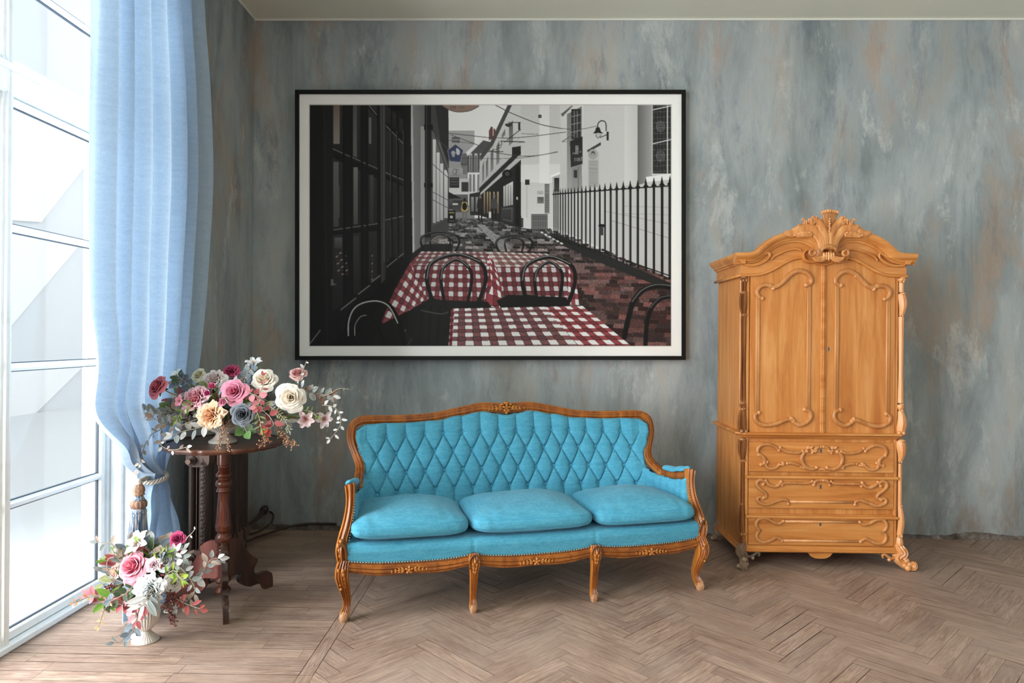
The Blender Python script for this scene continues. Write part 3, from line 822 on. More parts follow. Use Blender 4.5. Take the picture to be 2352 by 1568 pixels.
# cornice: stepped moulding that runs along the sides and over the arch, ending in volutes
CP = [(0, -.01), (0, .012), (.010, .016), (.012, .024), (.020, .026), (.028, .036), (.038, .046), (.044, .048), (.050, .050), (.060, .048), (.062, .036), (.062, -.01)]
b = MB()
for sg in (-1, 1):
    pth = cr([(.506, 1.728), (.478, 1.728), (.44, 1.729), (.40, 1.735), (.36, 1.752), (.325, 1.785), (.285, 1.816), (.235, 1.840), (.18, 1.853), (.13, 1.850), (.09, 1.834), (.066, 1.812), (.064, 1.782), (.078, 1.764), (.098, 1.765), (.106, 1.782), (.098, 1.796), (.086, 1.793)], 6)
    m_ = len(pth); P3 = [(sg*x, -.014, z) for x, z in pth]
    sc = [(interp(i/(m_-1), [(0, 1), (.55, 1.0), (.7, .75), (.8, .45), (1, .16)]), interp(i/(m_-1), [(0, 1), (.55, 1.0), (.7, .8), (1, .62)])) for i in range(m_)]
    pr = CP if sg > 0 else CP
    # the moulding stands on the inner side of the path; mirror by reversing
    prof = [((-a if sg < 0 else a), bb) for a, bb in pr]
    b.sweep(P3, prof, (0, -1, 0), sc)
    # inner bead of the arch with a curled end
    p2 = cr([(.45, 1.724), (.40, 1.722), (.355, 1.733), (.322, 1.755), (.308, 1.775), (.312, 1.790), (.324, 1.792), (.328, 1.782)], 5)
    b.tube([(sg*x, -.026, z) for x, z in p2], [.008-.003*abs(i/len(p2)-.5) for i in range(len(p2))], 7)
    p2 = cr([(.298, 1.752), (.285, 1.770), (.25, 1.790), (.21, 1.806), (.165, 1.815), (.14, 1.812), (.132, 1.804)], 5)
    b.tube([(sg*x, -.024, z) for x, z in p2], [.0065]*len(p2), 7)
    # side return of the cornice
    sp = [(sg*(HW+.022), -.016, 1.728), (sg*(HW+.022), CD, 1.728)]
    b.sweep([Vector((sg*(HW+.004), -.045, 1.728)), Vector((sg*(HW+.004), CD, 1.728))], [(-q[0]*sg, q[1]) for q in CP], (sg, 0, 0), None)
    # crown slab
# flat top moulding, front ends
b.build('cornice', M_cabx, ward, sharp=45)
b = MB(); p2 = [(x, z) for x, z in cr(mirror(LIP), 5)]
b.tube([(x, -.016, z+.003) for x, z in p2], .0085, 8)
for sg in (-1, 1): b.tube([(sg*.472, -.016, 1.664), (sg*.472, CD, 1.664)], .0085, 8, hint=(0, 0, 1))
b.build('frieze_bead', M_cabx, ward)

def scroll(mb, pts, r, y=-.012, ends=(1, 1), seg=8, squash=1.1, n=6):
    p = cr(pts, n); k = len(p); rad = []
    for i in range(k):
        t = i/(k-1); q = r*1.28*(1-.35*abs(2*t-1)**3); rad.append(q)
    mb.tube([(x, y, z) for x, z in p], rad, seg, squash=squash)
    if ends[0]: mb.ball((p[0][0], y-.002, p[0][1]), (r*1.18, r*1.0, r*1.18), 10, 8)
    if ends[1]: mb.ball((p[-1][0], y-.002, p[-1][1]), (r*1.18, r*1.0, r*1.18), 10, 8)
# carved crest: palm fan, leaf sprays and roses
def leaf_rib(mb, pts, w, y, thick=.010, n=6, ribs=True):
    p = cr(pts, n); k = len(p)
    prof = [(-1, -.5), (-.95, .3), (-.6, .1), (-.35, .75), (0, .35), (.35, .75), (.6, .1), (.95, .3), (1, -.5)]
    sc = [(1.3*w*(.35+1.0*math.sin(PI*min(1, .12+.88*i/(k-1)))**.8), thick) for i in range(k)]
    mb.sweep([(x, y+dy, z) for (x, z), dy in zip(p, [0]*k)], prof, (0, -1, 0), sc)
b = MB()
leaf_rib(b, [(0, 1.80), (0, 1.87), (.002, 1.93), (.004, 1.985)], .030, -.035, .014)
for k in range(9):                       # ribbed fan head
    a = -.75+1.5*k/8
    b.tube([(math.sin(a)*.012, -.045, 1.92), (math.sin(a)*.040, -.052, 1.968), (math.sin(a)*.060, -.066, 2.003)], [.004, .007, .0075], 7)
[b.ball((.042*math.sin(-1.3+2.6*k/8), -.064+.004*math.cos(k), 2.000+.010*math.cos(-1.3+2.6*k/8)), (.0085, .012, .010), 8, 6) for k in range(9)]
for k in range(7): b.ball((.002*(k % 2), -.058, 1.90+.0135*k), (.0065, .006, .0075), 7, 5)
for sg in (-1, 1):
    leaf_rib(b, [(sg*.012, 1.80), (sg*.016, 1.87), (sg*.035, 1.925), (sg*.062, 1.955), (sg*.082, 1.950), (sg*.084, 1.936)], .013, -.045, .012)
    leaf_rib(b, [(sg*.030, 1.80), (sg*.040, 1.86), (sg*.072, 1.905), (sg*.115, 1.925), (sg*.150, 1.920), (sg*.168, 1.935)], .018, -.04, .013)
    leaf_rib(b, [(sg*.05, 1.87), (sg*.10, 1.900), (sg*.16, 1.905), (sg*.205, 1.888), (sg*.238, 1.898)], .015, -.036, .012)
    leaf_rib(b, [(sg*.09, 1.880), (sg*.14, 1.884), (sg*.18, 1.872)], .010, -.046, .01)
    for (x, z, r) in ((.100, 1.958, .017), (.126, 1.950, .013), (.072, 1.975, .012), (.141, 1.966, .009), (.085, 1.978, .009)):
        for k in range(5):
            a = 2*PI*k/5; b.ball((sg*x+math.cos(a)*r*.6, -.045, z+math.sin(a)*r*.6), (r*.5, r*.45, r*.5), 7, 5)
        b.ball((sg*x, -.056, z), (r*.42, r*.42, r*.42), 7, 5)
    for k in range(5): b.ball((sg*(.105+.02*k), -.046, 1.893-.001*k*k), (.010, .008, .006), 7, 5)
    # small claws under the shell
    leaf_rib(b, [(sg*.012, 1.768), (sg*.03, 1.748), (sg*.06, 1.742), (sg*.085, 1.752)], .009, -.05, .012)
b.tube([(-.044, -.05, 1.786), (-.034, -.055, 1.805), (0, -.058, 1.816), (.034, -.055, 1.805), (.044, -.05, 1.786)], [.010, .011, .012, .011, .010], 8)
for x, s_ in ((-.026, .7), (-.013, .9), (0, 1), (.013, .9), (.026, .7)): b.ball((x, -.05, 1.772-.012*s_), (.0075, .010, .026*s_), 8, 6)
for sg in (-1, 1):
    b.tube([(sg*x, -.055, z) for x, z in cr([(.088, 1.80), (.104, 1.79), (.106, 1.772), (.090, 1.762), (.076, 1.772), (.078, 1.786), (.090, 1.788)], 5)], [.0085-.0015*i/30 for i in range(31)], 8)
b.v = [(x, y-.030, z+.008) for x, y, z in b.v]
b.build('crest_carving', M_cabcarve, ward)

# doors -------------------------------------------------------------
def door(sg):
    x0, x1 = .010, HW-.046
    b = MB(); xs = [x0+(x1-x0)*i/40 for i in range(41)]
    def bd():
        v = []
        for x in xs:
            z1 = interp(x, LIP)-.004
            v += [(sg*x, -.010, ZW1+.003), (sg*x, -.010, z1), (sg*x, .014, z1), (sg*x, .014, ZW1+.003)]
        f = []
        for i in range(len(xs)-1):
            for j in range(4): f.append((i*4+j, i*4+(j+1) % 4, i*4+4+(j+1) % 4, i*4+4+j))
        f.append((3, 2, 1, 0)); k = 4*(len(xs)-1); f.append((k, k+1, k+2, k+3))
        if sg > 0: f = [q[::-1] for q in f]
        b.add(v, f)
    bd()
    o = b.build('door', M_cab, ward, sharp=30)
    mo = MB()
    S = lambda pts: [(sg*-p[0]*1.0, p[1]) for p in (c2(*q) for q in pts)]  # traced on the left door
    def S(pts):
        out = []
        for q in pts:
            x, z = c2(*q); out.append((x if sg < 0 else -x, z))
        return out
    y = -.014
    v1 = S([(262, 375), (253, 865)]); v2 = S([(476, 322), (472, 848)])
    for (a, c) in ((v1[0], v1[1]), (v2[0], v2[1])):
        xm = (a[0]+c[0])/2
        mo.sweep([(xm, -.010, a[1]), (xm, -.010, c[1])], [(-.011, 0), (-.010, .006), (-.006, .007), (-.004, .004), (0, .010), (.004, .004), (.006, .007), (.010, .006), (.011, 0)], (0, -1, 0))
    scroll(mo, S([(276, 378), (262, 372), (254, 350), (266, 330), (290, 322), (314, 326), (322, 336)]), .0105, y)
    scroll(mo, S([(308, 324), (330, 330), (352, 320), (378, 296), (398, 276), (430, 262), (462, 270), (482, 292), (482, 314), (462, 322)]), .0115, y)
    scroll(mo, S([(262, 862), (246, 872), (250, 896), (275, 912), (310, 914), (350, 903), (385, 890), (406, 898)]), .0105, y)
    scroll(mo, S([(398, 886), (412, 904), (436, 914), (462, 904), (480, 884), (478, 858), (456, 848)]), .0105, y)
    for q in S([(400, 278), (404, 892)]):
        for k in range(4):
            a = k*1.4; mo.ball((q[0]+.008*math.cos(a), y-.005, q[1]+.008*math.sin(a)), (.008, .007, .005), 7, 5, rot=Matrix.Rotation(a, 3, 'Y'))
    mo.build('door_moulding', M_cabcarve, o)
    return o
dl = door(-1); dr = door(1)
b = MB(); b.sweep([(.002, -.010, ZW1+.003), (.002, -.010, 1.722)], [(-.014, 0), (-.013, .008), (-.009, .010), (-.006, .006), (-.002, .013), (.002, .013), (.006, .006), (.009, .010), (.013, .008), (.014, 0)], (0, -1, 0))
b.build('meeting_strip', M_cabx, dl, sharp=30)
def keyhole(par, x, z, y):
    b = MB(); b.box(x-.0065, x+.0065, y-.0012, y+.001, z-.0125, z+.0125, .001); o = b.build('escutcheon', M_brass, par, False)
    b = MB(); b.ball((x, y-.001, z+.004), (.0032, .0014, .0034), 8, 5); b.box(x-.0014, x+.0014, y-.0022, y, z-.008, z+.003); b.build('keyhole', M_keydark, o, False)
keyhole(dr, .034, 1.248, -.0105)

# waist moulding, base moulding, rails ----------------------------------
def girdle(name, z, prof, ext, m=M_cabx):
    b = MB(); e = HW+ext; c_ = .03
    path = [Vector((-e, CD, z)), Vector((-e, .02, z)), Vector((-e+c_, -ext-.004, z)), Vector((e-c_, -ext-.004, z)), Vector((e, .02, z)), Vector((e, CD, z))]
    rings = []; n = len(path)
    nor = [Vector((-1, 0, 0)), Vector((-1, -.45, 0)), Vector((-.45, -1, 0)), Vector((.45, -1, 0)), Vector((1, -.45, 0)), Vector((1, 0, 0))]
    v = []
    for p, nn in zip(path, nor):
        for d, h in prof: v.append(p+nn*d+Vector((0, 0, h)))
    m_ = len(prof); f = []
    for i in range(n-1):
        for j in range(m_-1): a = i*m_+j; f.append((a, a+m_, a+m_+1, a+1))
    b.add(v, f)
    return b.build(name, m, ward, sharp=35)
girdle('waist_moulding', ZW0, [(-.03, -.004), (-.008, -.004), (-.004, .004), (.004, .006), (.006, .012), (.016, .016), (.022, .022), (.022, .030), (.014, .034), (-.03, .034)], .006)
girdle('base_moulding', ZB, [(-.05, 0), (.008, 0), (.014, .006), (.014, .014), (.006, .020), (.004, .032), (-.006, .040), (-.04, .042)], .0)
for z in (.516, .290):
    b = MB(); b.sweep([(-HW+.026, -.010, z), (HW-.026, -.010, z)], [(-.0095, 0), (-.008, .009), (-.003, .013), (.003, .013), (.008, .009), (.0095, 0)], (0, -1, 0)); b.build('drawer_rail', M_cabx, ward, sharp=40)
b = MB(); b.prism([(-.085, ZB+.004), (-.07, ZB-.002), (-.055, ZB-.022), (-.03, ZB-.034), (0, ZB-.036), (.03, ZB-.034), (.055, ZB-.022), (.07, ZB-.002), (.085, ZB+.004)], -.004, .014); b.build('apron_drop', M_cabx, ward, sharp=40)
# drawers
def drawer(z0, z1, kx, kz, curves, straight, extra=None):
    xa = HW-.045
    b = MB(); b.box(-xa, xa, -.008, .012, z0, z1, .002); o = b.build('drawer', M_cabx, ward, sharp=30)
    mo = MB(); off = .007
    for pts, r in curves:
        for sg in (-1, 1):
            P_ = [(sg*-(x+off) if sg > 0 else (x+off), z) for x, z in (c3(*q) for q in pts)]
            scroll(mo, P_, r, -.012)
    for (a, zz) in straight:
        x, z = c3(a, zz); x += off
        mo.sweep([(x, -.009, z), (-x, -.009, z)], [(-.008, 0), (-.006, .005), (0, .008), (.006, .005), (.008, 0)], (0, -1, 0))
    if extra: extra(mo, off)
    mo.build('drawer_moulding', M_cabcarve, o)
    keyhole(o, kx, kz, -.0085)
def leafy(mo, x, z, w, h, n=7, seed=1):
    r = random.Random(seed)
    for k in range(n):
        a = r.uniform(-.9, .9); mo.ball((x+r.uniform(-w, w), -.015, z+r.uniform(-h, h)), (.011, .007, .0055), 7, 5, rot=Matrix.Rotation(a, 3, 'Y'))
def ex1(mo, off):
    for sg in (-1, 1):
        for (px, py, w, h, n) in ((960, 285, .014, .006, 8), (1000, 315, .012, .006, 6), (690, 440, .012, .008, 9), (885, 475, .008, .006, 4)):
            x, z = c3(px, py); x += off; leafy(mo, sg*-x if sg > 0 else x, z, w, h, n, int(px))
    x, z = c3(1065, 500)
    for k in range(5): mo.ball((-.014+.007*k, -.015, z+.004*math.cos((k-2)*.7)), (.005, .006, .006), 7, 5)
zd = lambda y: c3(1060, y)[1]
drawer(zd(527), zd(237), -.004, zd(318), [
    ([(470, 355), (452, 325), (465, 280), (510, 256), (570, 256), (625, 280), (658, 312)], .0085), ([(672, 285), (720, 320), (790, 335), (850, 335), (890, 320)], .0075),
    ([(930, 322), (896, 345), (878, 395), (898, 452), (945, 488), (1000, 494), (1025, 480)], .0095), ([(905, 480), (850, 455), (790, 438), (740, 438)], .0075),
    ([(463, 352), (500, 370), (522, 405), (516, 440), (485, 450)], .0085), ([(545, 425), (530, 455), (555, 486), (610, 490), (650, 465), (665, 450)], .0080),
    ([(985, 335), (1010, 305), (1040, 282), (1065, 278)], .0070)], [], ex1)
drawer(zd(882), zd(575), -.004, zd(668), [
    ([(505, 645), (520, 622), (490, 600), (452, 612), (445, 650), (480, 692), (528, 728), (532, 768), (500, 778)], .0085),
    ([(510, 772), (462, 768), (450, 800), (490, 830), (545, 840), (615, 815), (690, 792), (738, 800), (750, 832)], .0085),
    ([(530, 608), (560, 645), (620, 665), (662, 645), (682, 618)], .0085), ([(690, 652), (708, 632), (800, 631), (940, 632), (985, 612)], .0070),
    ([(998, 648), (1016, 612), (1062, 602)], .0080)], [(765, 812)])
drawer(zd(1240), zd(938), -.004, zd(1028), [
    ([(700, 1000), (660, 1025), (600, 1008), (550, 978), (490, 970), (446, 1000), (440, 1050), (472, 1092)], .0085),
    ([(472, 1092), (442, 1130), (455, 1180), (510, 1205), (580, 1188), (640, 1160), (690, 1190)], .0085)], [(700, 1003), (700, 1190)])
# carved corner pilasters
def pil(sg, z0, z1, segs, m):
    b = MB(); X, Y_ = sg*(HW-.012), .008
    hint = (sg*.6, -1, 0)
    for (za, zc, ra, rb, kind) in segs:
        n = 10; pth = []; rad = []
        for i in range(n+1):
            t = i/n; z = za+(zc-za)*t
            sw = math.sin(t*PI)*.006 if kind == 's' else 0
            pth.append((X+sg*(.004+sw), Y_-.010-sw, z)); rad.append((ra+(rb-ra)*t)*(1+(.35*math.sin(t*PI) if kind in 'sb' else 0)))
        prof = [(-1, -.6), (-1, .3), (-.7, .8), (-.45, .55), (-.2, .95), (0, .4), (.2, .95), (.45, .55), (.7, .8), (1, .3), (1, -.6)]
        b.sweep(pth, prof, hint, rad)
        if kind in 'sb':
            for s2 in (-1, 1):
                b.ball((X+s2*rb*.6, Y_-.016-rb*.5, zc), (rb*.55, rb*.6, rb*.6), 8, 6)
            b.ball((X+sg*.006, Y_-.020, za), (ra*1.0, ra*.8, ra*.5), 8, 6)
    return b.build('corner_carving', m, ward, sharp=60)
for sg in (-1, 1):
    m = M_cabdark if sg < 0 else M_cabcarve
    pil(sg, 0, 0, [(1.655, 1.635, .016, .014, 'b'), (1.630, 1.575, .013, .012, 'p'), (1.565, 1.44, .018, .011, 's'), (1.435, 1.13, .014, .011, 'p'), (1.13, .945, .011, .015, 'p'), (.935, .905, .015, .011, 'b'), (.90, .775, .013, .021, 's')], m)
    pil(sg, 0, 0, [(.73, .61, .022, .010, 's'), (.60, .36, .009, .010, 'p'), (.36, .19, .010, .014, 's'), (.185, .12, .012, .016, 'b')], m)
# feet
def foot(sg, back=False):
    b = MB(); y = CD-.04 if back else -.005; k = -1 if back else 1
    x0 = sg*(HW-.02)
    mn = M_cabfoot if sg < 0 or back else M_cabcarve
    out = sg*(.055 if sg > 0 else .015); fw = -.02*k if sg > 0 else -.045*k
    p = cr([(x0, y+.02*k, ZB+.05), (x0+sg*.012, y-.004*k, ZB+.03), (x0+sg*.022, y-.012*k, ZB+.005), (x0+sg*.004, y-.005*k, ZB-.025), (x0+out*.4, y+fw*.5, .040), (x0+out, y+fw, .020), (x0+out*1.3, y+fw*1.4, .022), (x0+out*1.35, y+fw*1.5, .038), (x0+out*1.1, y+fw*1.2, .045)], 6)
    n = len(p); rad = [interp(i/(n-1), [(0, .020), (.3, .026), (.5, .022), (.7, .020), (.85, .016), (1, .009)]) for i in range(n)]
    b.sweep(p, [(-1, -.7), (-1, .4), (-.7, .9), (-.4, .6), (0, 1), (.4, .6), (.7, .9), (1, .4), (1, -.7)], (0.2*sg, -k, .3), rad)
    # lobes and the leaf that runs under the rail
    for (dx, dy, dz, r) in ((0, -.01, .055, .017), (.012, -.018, .035, .016), (-.014, -.014, .03, .014), (.0, -.024, .018, .018), (.03*1.0, -.012, .020, .014)):
        b.ball((x0+out*.7+sg*dx, y+fw*.7+dy*k, dz), (r, r*.8, r*.95), 8, 6)
    b.tube(cr([(x0, y, ZB-.01), (x0-sg*.03, y-.004, ZB-.028), (x0-sg*.055, y-.004, ZB-.018), (x0-sg*.075, y-.004, ZB-.004), (x0-sg*.088, y-.004, ZB-.012), (x0-sg*.083, y-.004, ZB-.024)], 5), [.011, .011, .010, .010, .010]+[.0085]*16+[.006]*5, 7)
    b.ball((x0-sg*.050, y-.006, ZB-.034), (.011, .009, .010), 7, 5)
    b.ball((x0, y+.01*k, ZB-.015), (.026, .024, .03), 8, 6)
    b.build('foot', mn, ward, sharp=60)
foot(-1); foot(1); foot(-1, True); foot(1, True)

# ------------------------------------------------------------------ framed photograph of a lane with cafe tables
PX0, PY0, PX1, PY1 = 711, 241, 1541.5, 794
def paint():
    OW, OH = 720, 480; Wd, Hd = OW*2, OH*2
    K = Wd/(PX1-PX0); KY = Hd/(PY1-PY0)
    img = np.zeros((Hd, Wd, 3), np.float32); rs = np.random.RandomState(4)
    def cl(c):
        if isinstance(c, (int, float)): c = (c, c, c)
        return np.array(c, np.float32)
    def T(p): return ((p[0]-PX0)*K, (p[1]-PY0)*KY)
    def mask(pts):
        P = [T(p) for p in pts]; xs = [p[0] for p in P]; ys = [p[1] for p in P]
        x0, x1 = max(0, int(min(xs))), min(Wd, int(max(xs))+2); y0, y1 = max(0, int(min(ys))), min(Hd, int(max(ys))+2)
        if x1 <= x0 or y1 <= y0: return None
        X, Y = np.meshgrid(np.arange(x0, x1)+.5, np.arange(y0, y1)+.5); m = np.zeros(X.shape, bool)
        for (ax, ay), (bx, by) in zip(P, P[1:]+P[:1]):
            if ay == by: continue
            c = ((ay > Y) != (by > Y)) & (X < (bx-ax)*(Y-ay)/(by-ay)+ax); m ^= c
        return (slice(y0, y1), slice(x0, x1)), m, X, Y
    def poly(pts, c, c2=None, horiz=False, nz=0.0):
        r = mask(pts)
        if r is None: return
        s, m, X, Y = r; a = cl(c)
        if c2 is not None:
            G_ = X if horiz else Y; t = ((G_-G_.min())/max(1, np.ptp(G_)))[..., None]; col = a*(1-t)+cl(c2)*t
        else: col = np.broadcast_to(a, m.shape+(3,)).copy()
        if nz: col = col*(1+nz*blur(rs.randn(*m.shape))[..., None])
        reg = img[s]; reg[m] = col[m]
    def blur(z, n=2):
        for _ in range(n): z = (z+np.roll(z, 1, 0)+np.roll(z, -1, 0)+np.roll(z, 1, 1)+np.roll(z, -1, 1))/5*1.6
        return z
    def line(p, q, w, c):
        (ax, ay), (bx, by) = p, q; dx, dy = bx-ax, by-ay; L = math.hypot(dx, dy) or 1; nx, ny = -dy/L*w/2, dx/L*w/2
        poly([(ax+nx, ay+ny), (bx+nx, by+ny), (bx-nx, by-ny), (ax-nx, ay-ny)], c)
    def stroke(pts, w, c, n=8, smooth=True):
        P = cr(pts, n) if smooth else pts
        for a, b_ in zip(P, P[1:]):
            line(a, b_, w, c); poly([(a[0]+w/2*math.cos(k), a[1]+w/2*math.sin(k)) for k in (0, .8, 1.6, 2.4, 3.1, 3.9, 4.7, 5.5)], c)
    def rect(x0, y0, x1, y1, c, c2=None, **k): poly([(x0, y0), (x1, y0), (x1, y1), (x0, y1)], c, c2, **k)
    def ell(cx, cy, rx, ry, c): poly([(cx+rx*math.cos(k*PI/12), cy+ry*math.sin(k*PI/12)) for k in range(24)], c)
    def homog(q):                        # unit square -> quad
        A = []; B = []
        for (u, v), (x, y) in zip(((0, 0), (1, 0), (1, 1), (0, 1)), q):
            A += [[u, v, 1, 0, 0, 0, -u*x, -v*x], [0, 0, 0, u, v, 1, -u*y, -v*y]]; B += [x, y]
        h = np.append(np.linalg.solve(np.array(A, float), np.array(B, float)), 1).reshape(3, 3); return h
    def cloth(q, nu, nv, red, white=205, k=1.0, wet=0.0, clip=None, ph=(0, 0)):
        H_ = np.linalg.inv(homog(q)); r = mask(clip or q)
        if r is None: return
        s, m, X, Y = r; x = X/K+PX0; y = Y/KY+PY0
        d = H_[2, 0]*x+H_[2, 1]*y+H_[2, 2]; u = (H_[0, 0]*x+H_[0, 1]*y+H_[0, 2])/d*nu+ph[0]; v = (H_[1, 0]*x+H_[1, 1]*y+H_[1, 2])/d*nv+ph[1]
        a = (np.floor(u).astype(int) % 2 == 0); b_ = (np.floor(v).astype(int) % 2 == 0)
        mid = np.array(red, np.float32)
        fu, fv = np.abs(u-np.round(u)), np.abs(v-np.round(v))
        col = np.where((a & b_)[..., None], np.array([white]*3, np.float32), np.where((~a & ~b_)[..., None], mid*.78, mid))
        ln = (np.minimum(fu, fv) < .05) & ~(a & b_); col = np.where(ln[..., None], mid*.45, col)
        if wet:
            z = blur(rs.randn(*m.shape), 4); col = np.where(((z > .55) & ~(a & b_))[..., None], col*.5+wet*.5*110, col)
        col = col*k; img[s][m] = col[m]
    # sky and far end of the lane
    rect(711, 241, 1542, 794, 208, 190)
    rect(1029, 300, 1090, 520, 150, 110)
    # street surface, grey far, brick red near
    poly([(1020, 500), (1200, 500), (1300, 560), (1542, 640), (1542, 794), (900, 794), (960, 560)], (96, 92, 90), (74, 62, 60), nz=.25)
    for k in range(46):                  # setts and bricks in rows
        t = k/45; y = 503+t**1.7*292; xl = 1029-(y-500)*.4; xr = 1200+(y-500)*2.6
        x = xl
        while x < min(xr, 1542):
            w = (4+32*t)*rs.uniform(.6, 1.3); h = (1.5+11*t)
            br = rs.rand(); red = max(0, min(1, (y-540)/90))*(.5+.5*rs.rand()) * (1 if x > 1150 else .5)
            g0 = rs.choice([30, 40, 50, 60, 74, 92, 130]) if t < .45 else rs.choice([34, 44, 60, 74, 92])
            c = (g0*(1+.25*red), g0*(1-.22*red), g0*(1-.26*red))
            poly([(x, y), (x+w, y+h*.16), (x+w-2*t, y+h*1.1), (x-2*t, y+h*.94)], c, nz=.16); x += w+1
    poly([(1095, 515), (1110, 515), (1180, 570), (1150, 575)], 130, 110, nz=.12)
    # distant houses, centre
    poly([(1072, 360), (1112, 316), (1126, 320), (1126, 470), (1074, 470)], 70, 90)
    poly([(1070, 350), (1110, 314), (1127, 320), (1127, 326), (1110, 322), (1074, 358)], 200)
    for x in (1078, 1090, 1102, 1114): rect(x, 352, x+6, 400, 180, 140); rect(x+1, 356, x+5, 396, 90)
    rect(1074, 396, 1104, 450, 205, 180); [rect(x, 400, x+5, 440, 110) for x in (1078, 1086, 1096)]
    rect(1030, 410, 1078, 470, 170, 190); rect(1060, 418, 1076, 440, 50); rect(1029, 385, 1062, 400, 140)
    rect(1058, 352, 1072, 380, 90); rect(1029, 446, 1075, 480, 90, 50)
    for i in range(5): rect(1061+3*i, 375, 1062+3*i, 400, 50)
    # long terrace on the right of the lane
    poly([(1100, 430), (1102, 360), (1126, 330), (1168, 241), (1196, 241), (1197, 520), (1100, 480)], 188, 150)
    poly([(1102, 358), (1126, 326), (1166, 241), (1176, 241), (1132, 334), (1104, 370)], 66)
    poly([(1123, 300), (1128, 290), (1132, 292), (1132, 318), (1123, 322)], (92, 62, 60)); rect(1133, 296, 1138, 310, (92, 66, 62))
    for x, y0, y1, w in ((1108, 375, 420, 4), (1116, 366, 410, 5), (1127, 346, 396, 6), (1140, 330, 380, 7), (1169, 284, 335, 9), (1152, 304, 318, 8)):
        poly([(x, y0+6), (x+w, y0-8), (x+w, y1-8), (x, y1)], 84, 120)
    poly([(1100, 432), (1195, 340), (1197, 352), (1102, 444)], 40); poly([(1102, 444), (1197, 354), (1197, 362), (1104, 450)], 170)
    poly([(1078, 445), (1103, 440), (1103, 494), (1080, 494)], 40); [rect(x, 452, x+6, 485, 130, 90) for x in (1082, 1092)]
    poly([(1103, 448), (1197, 366), (1197, 524), (1103, 495)], 34)
    for x in (1111, 1118, 1124, 1133, 1142): rect(x, 440, x+3, 490, (170, 150, 120), (90, 74, 60))
    poly([(1156, 428), (1178, 416), (1178, 470), (1156, 474)], 196, 140); [line((x, 424), (x, 473), 1.2, 50) for x in (1161, 1167, 1173)]
    poly([(1152, 476), (1180, 474), (1180, 515), (1150, 508)], 58, 40); stroke([(1154, 480), (1176, 478), (1176, 508), (1155, 503)], 1.2, 100, smooth=False)
    ell(1165, 400, 12, 11, 26); ell(1165, 399, 4, 4, 110); ell(1165, 399, 2.6, 2.6, 30)
    rect(1184, 385, 1194, 518, 20); ell(1189, 387, 5, 8, 20); rect(1186, 452, 1189, 458, 200)
    poly([(1176, 338), (1196, 335), (1196, 355), (1176, 362)], 34)
    # white gable wall
    poly([(1196, 241), (1290, 241), (1290, 520), (1240, 527), (1197, 523)], 178, 196, nz=.01)
    poly([(1196, 378), (1286, 376), (1286, 420), (1196, 418)], 200, 206); rect(1239, 241, 1262, 420, 198, 214)
    ell(1240, 267, 4.2, 4.2, 36); ell(1240, 267, 2, 2, 100); line((1198, 307), (1236, 308), 1.6, 110)
    rect(1206, 412, 1216, 424, 44); line((1210, 424), (1210, 500), 1, 150); rect(1234, 452, 1249, 467, 80, 110); rect(1234, 438, 1248, 446, 160)
    rect(1251, 422, 1262, 490, 120); 
    for i in range(16): line((1251, 424+4*i), (1262, 424+4*i), 1, 60)
    rect(1221, 491, 1258, 527, 120)
    for i in range(10): line((1221, 493+3.6*i), (1258, 493+3.6*i), 1.1, 56); line((1221+4*i, 491), (1221+4*i, 527), 1.1, 56)
    poly([(1197, 500), (1202, 500), (1202, 522), (1197, 522)], 60)
    poly([(1268, 405), (1286, 396), (1286, 445), (1270, 445)], 168); rect(1273, 408, 1284, 440, 40, 70); poly([(1264, 403), (1288, 394), (1288, 399), (1266, 407)], 224)
    # chapel front on the right
    poly([(1286, 241), (1542, 241), (1542, 640), (1270, 520), (1270, 445), (1286, 440)], 188, 176, nz=.008)
    poly([(1290, 258), (1315, 241), (1340, 241), (1340, 440), (1290, 440)], 196, 178); poly([(1302, 262), (1336, 244), (1336, 440), (1302, 440)], 110, 150)
    poly([(1288, 262), (1312, 243), (1316, 243), (1292, 268)], 90)
    rect(1312, 250, 1334, 320, 46); [line((x, 254), (x, 316), 1, 170) for x in (1319, 1326)]; [line((1312, y), (1334, y-5), 1, 170) for y in (268, 286, 304)]
    poly([(1309, 324), (1338, 313), (1338, 376), (1311, 384)], 36, 46)
    FONT = {'F': [[(0, 1), (0, 0), (1, 0)], [(0, .5), (.8, .5)]], 'O': [[(.5, 0), (0, .3), (0, .7), (.5, 1), (1, .7), (1, .3), (.5, 0)]], 'N': [[(0, 1), (0, 0), (1, 1), (1, 0)]], 'T': [[(0, 0), (1, 0)], [(.5, 0), (.5, 1)]],
            'E': [[(1, 0), (0, 0), (0, 1), (1, 1)], [(0, .5), (.8, .5)]], 'S': [[(1, .1), (.5, 0), (0, .25), (1, .7), (.5, 1), (0, .9)]], '.': [[(.3, .9), (.5, 1)]], '1': [[(.5, 0), (.5, 1)]], '9': [[(1, .4), (.4, .5), (.1, .25), (.5, 0), (1, .2), (.9, .8), (.4, 1)]],
            '8': [[(.5, .5), (.1, .25), (.5, 0), (.9, .25), (.5, .5), (0, .75), (.5, 1), (1, .75), (.5, .5)]], '5': [[(1, 0), (.1, 0), (.1, .45), (.8, .5), (.9, .8), (.5, 1), (0, .9)]], 'C': [[(1, .1), (.5, 0), (0, .3), (0, .7), (.5, 1), (1, .9)]], 'I': [[(.5, 0), (.5, 1)]]}
    def text(s_, x, y, w, h, c, th=.9, sp=1.5, dy=0.0):
        for ch in s_:
            for st in FONT.get(ch, []): stroke([(x+a*w, y+b_*h) for a, b_ in st], th, c, smooth=False)
            x += w*sp if ch != '.' else w; y += dy
    text('FONT', 1320, 363, 3.2, 7.5, 150, .9, 1.45, -.5)
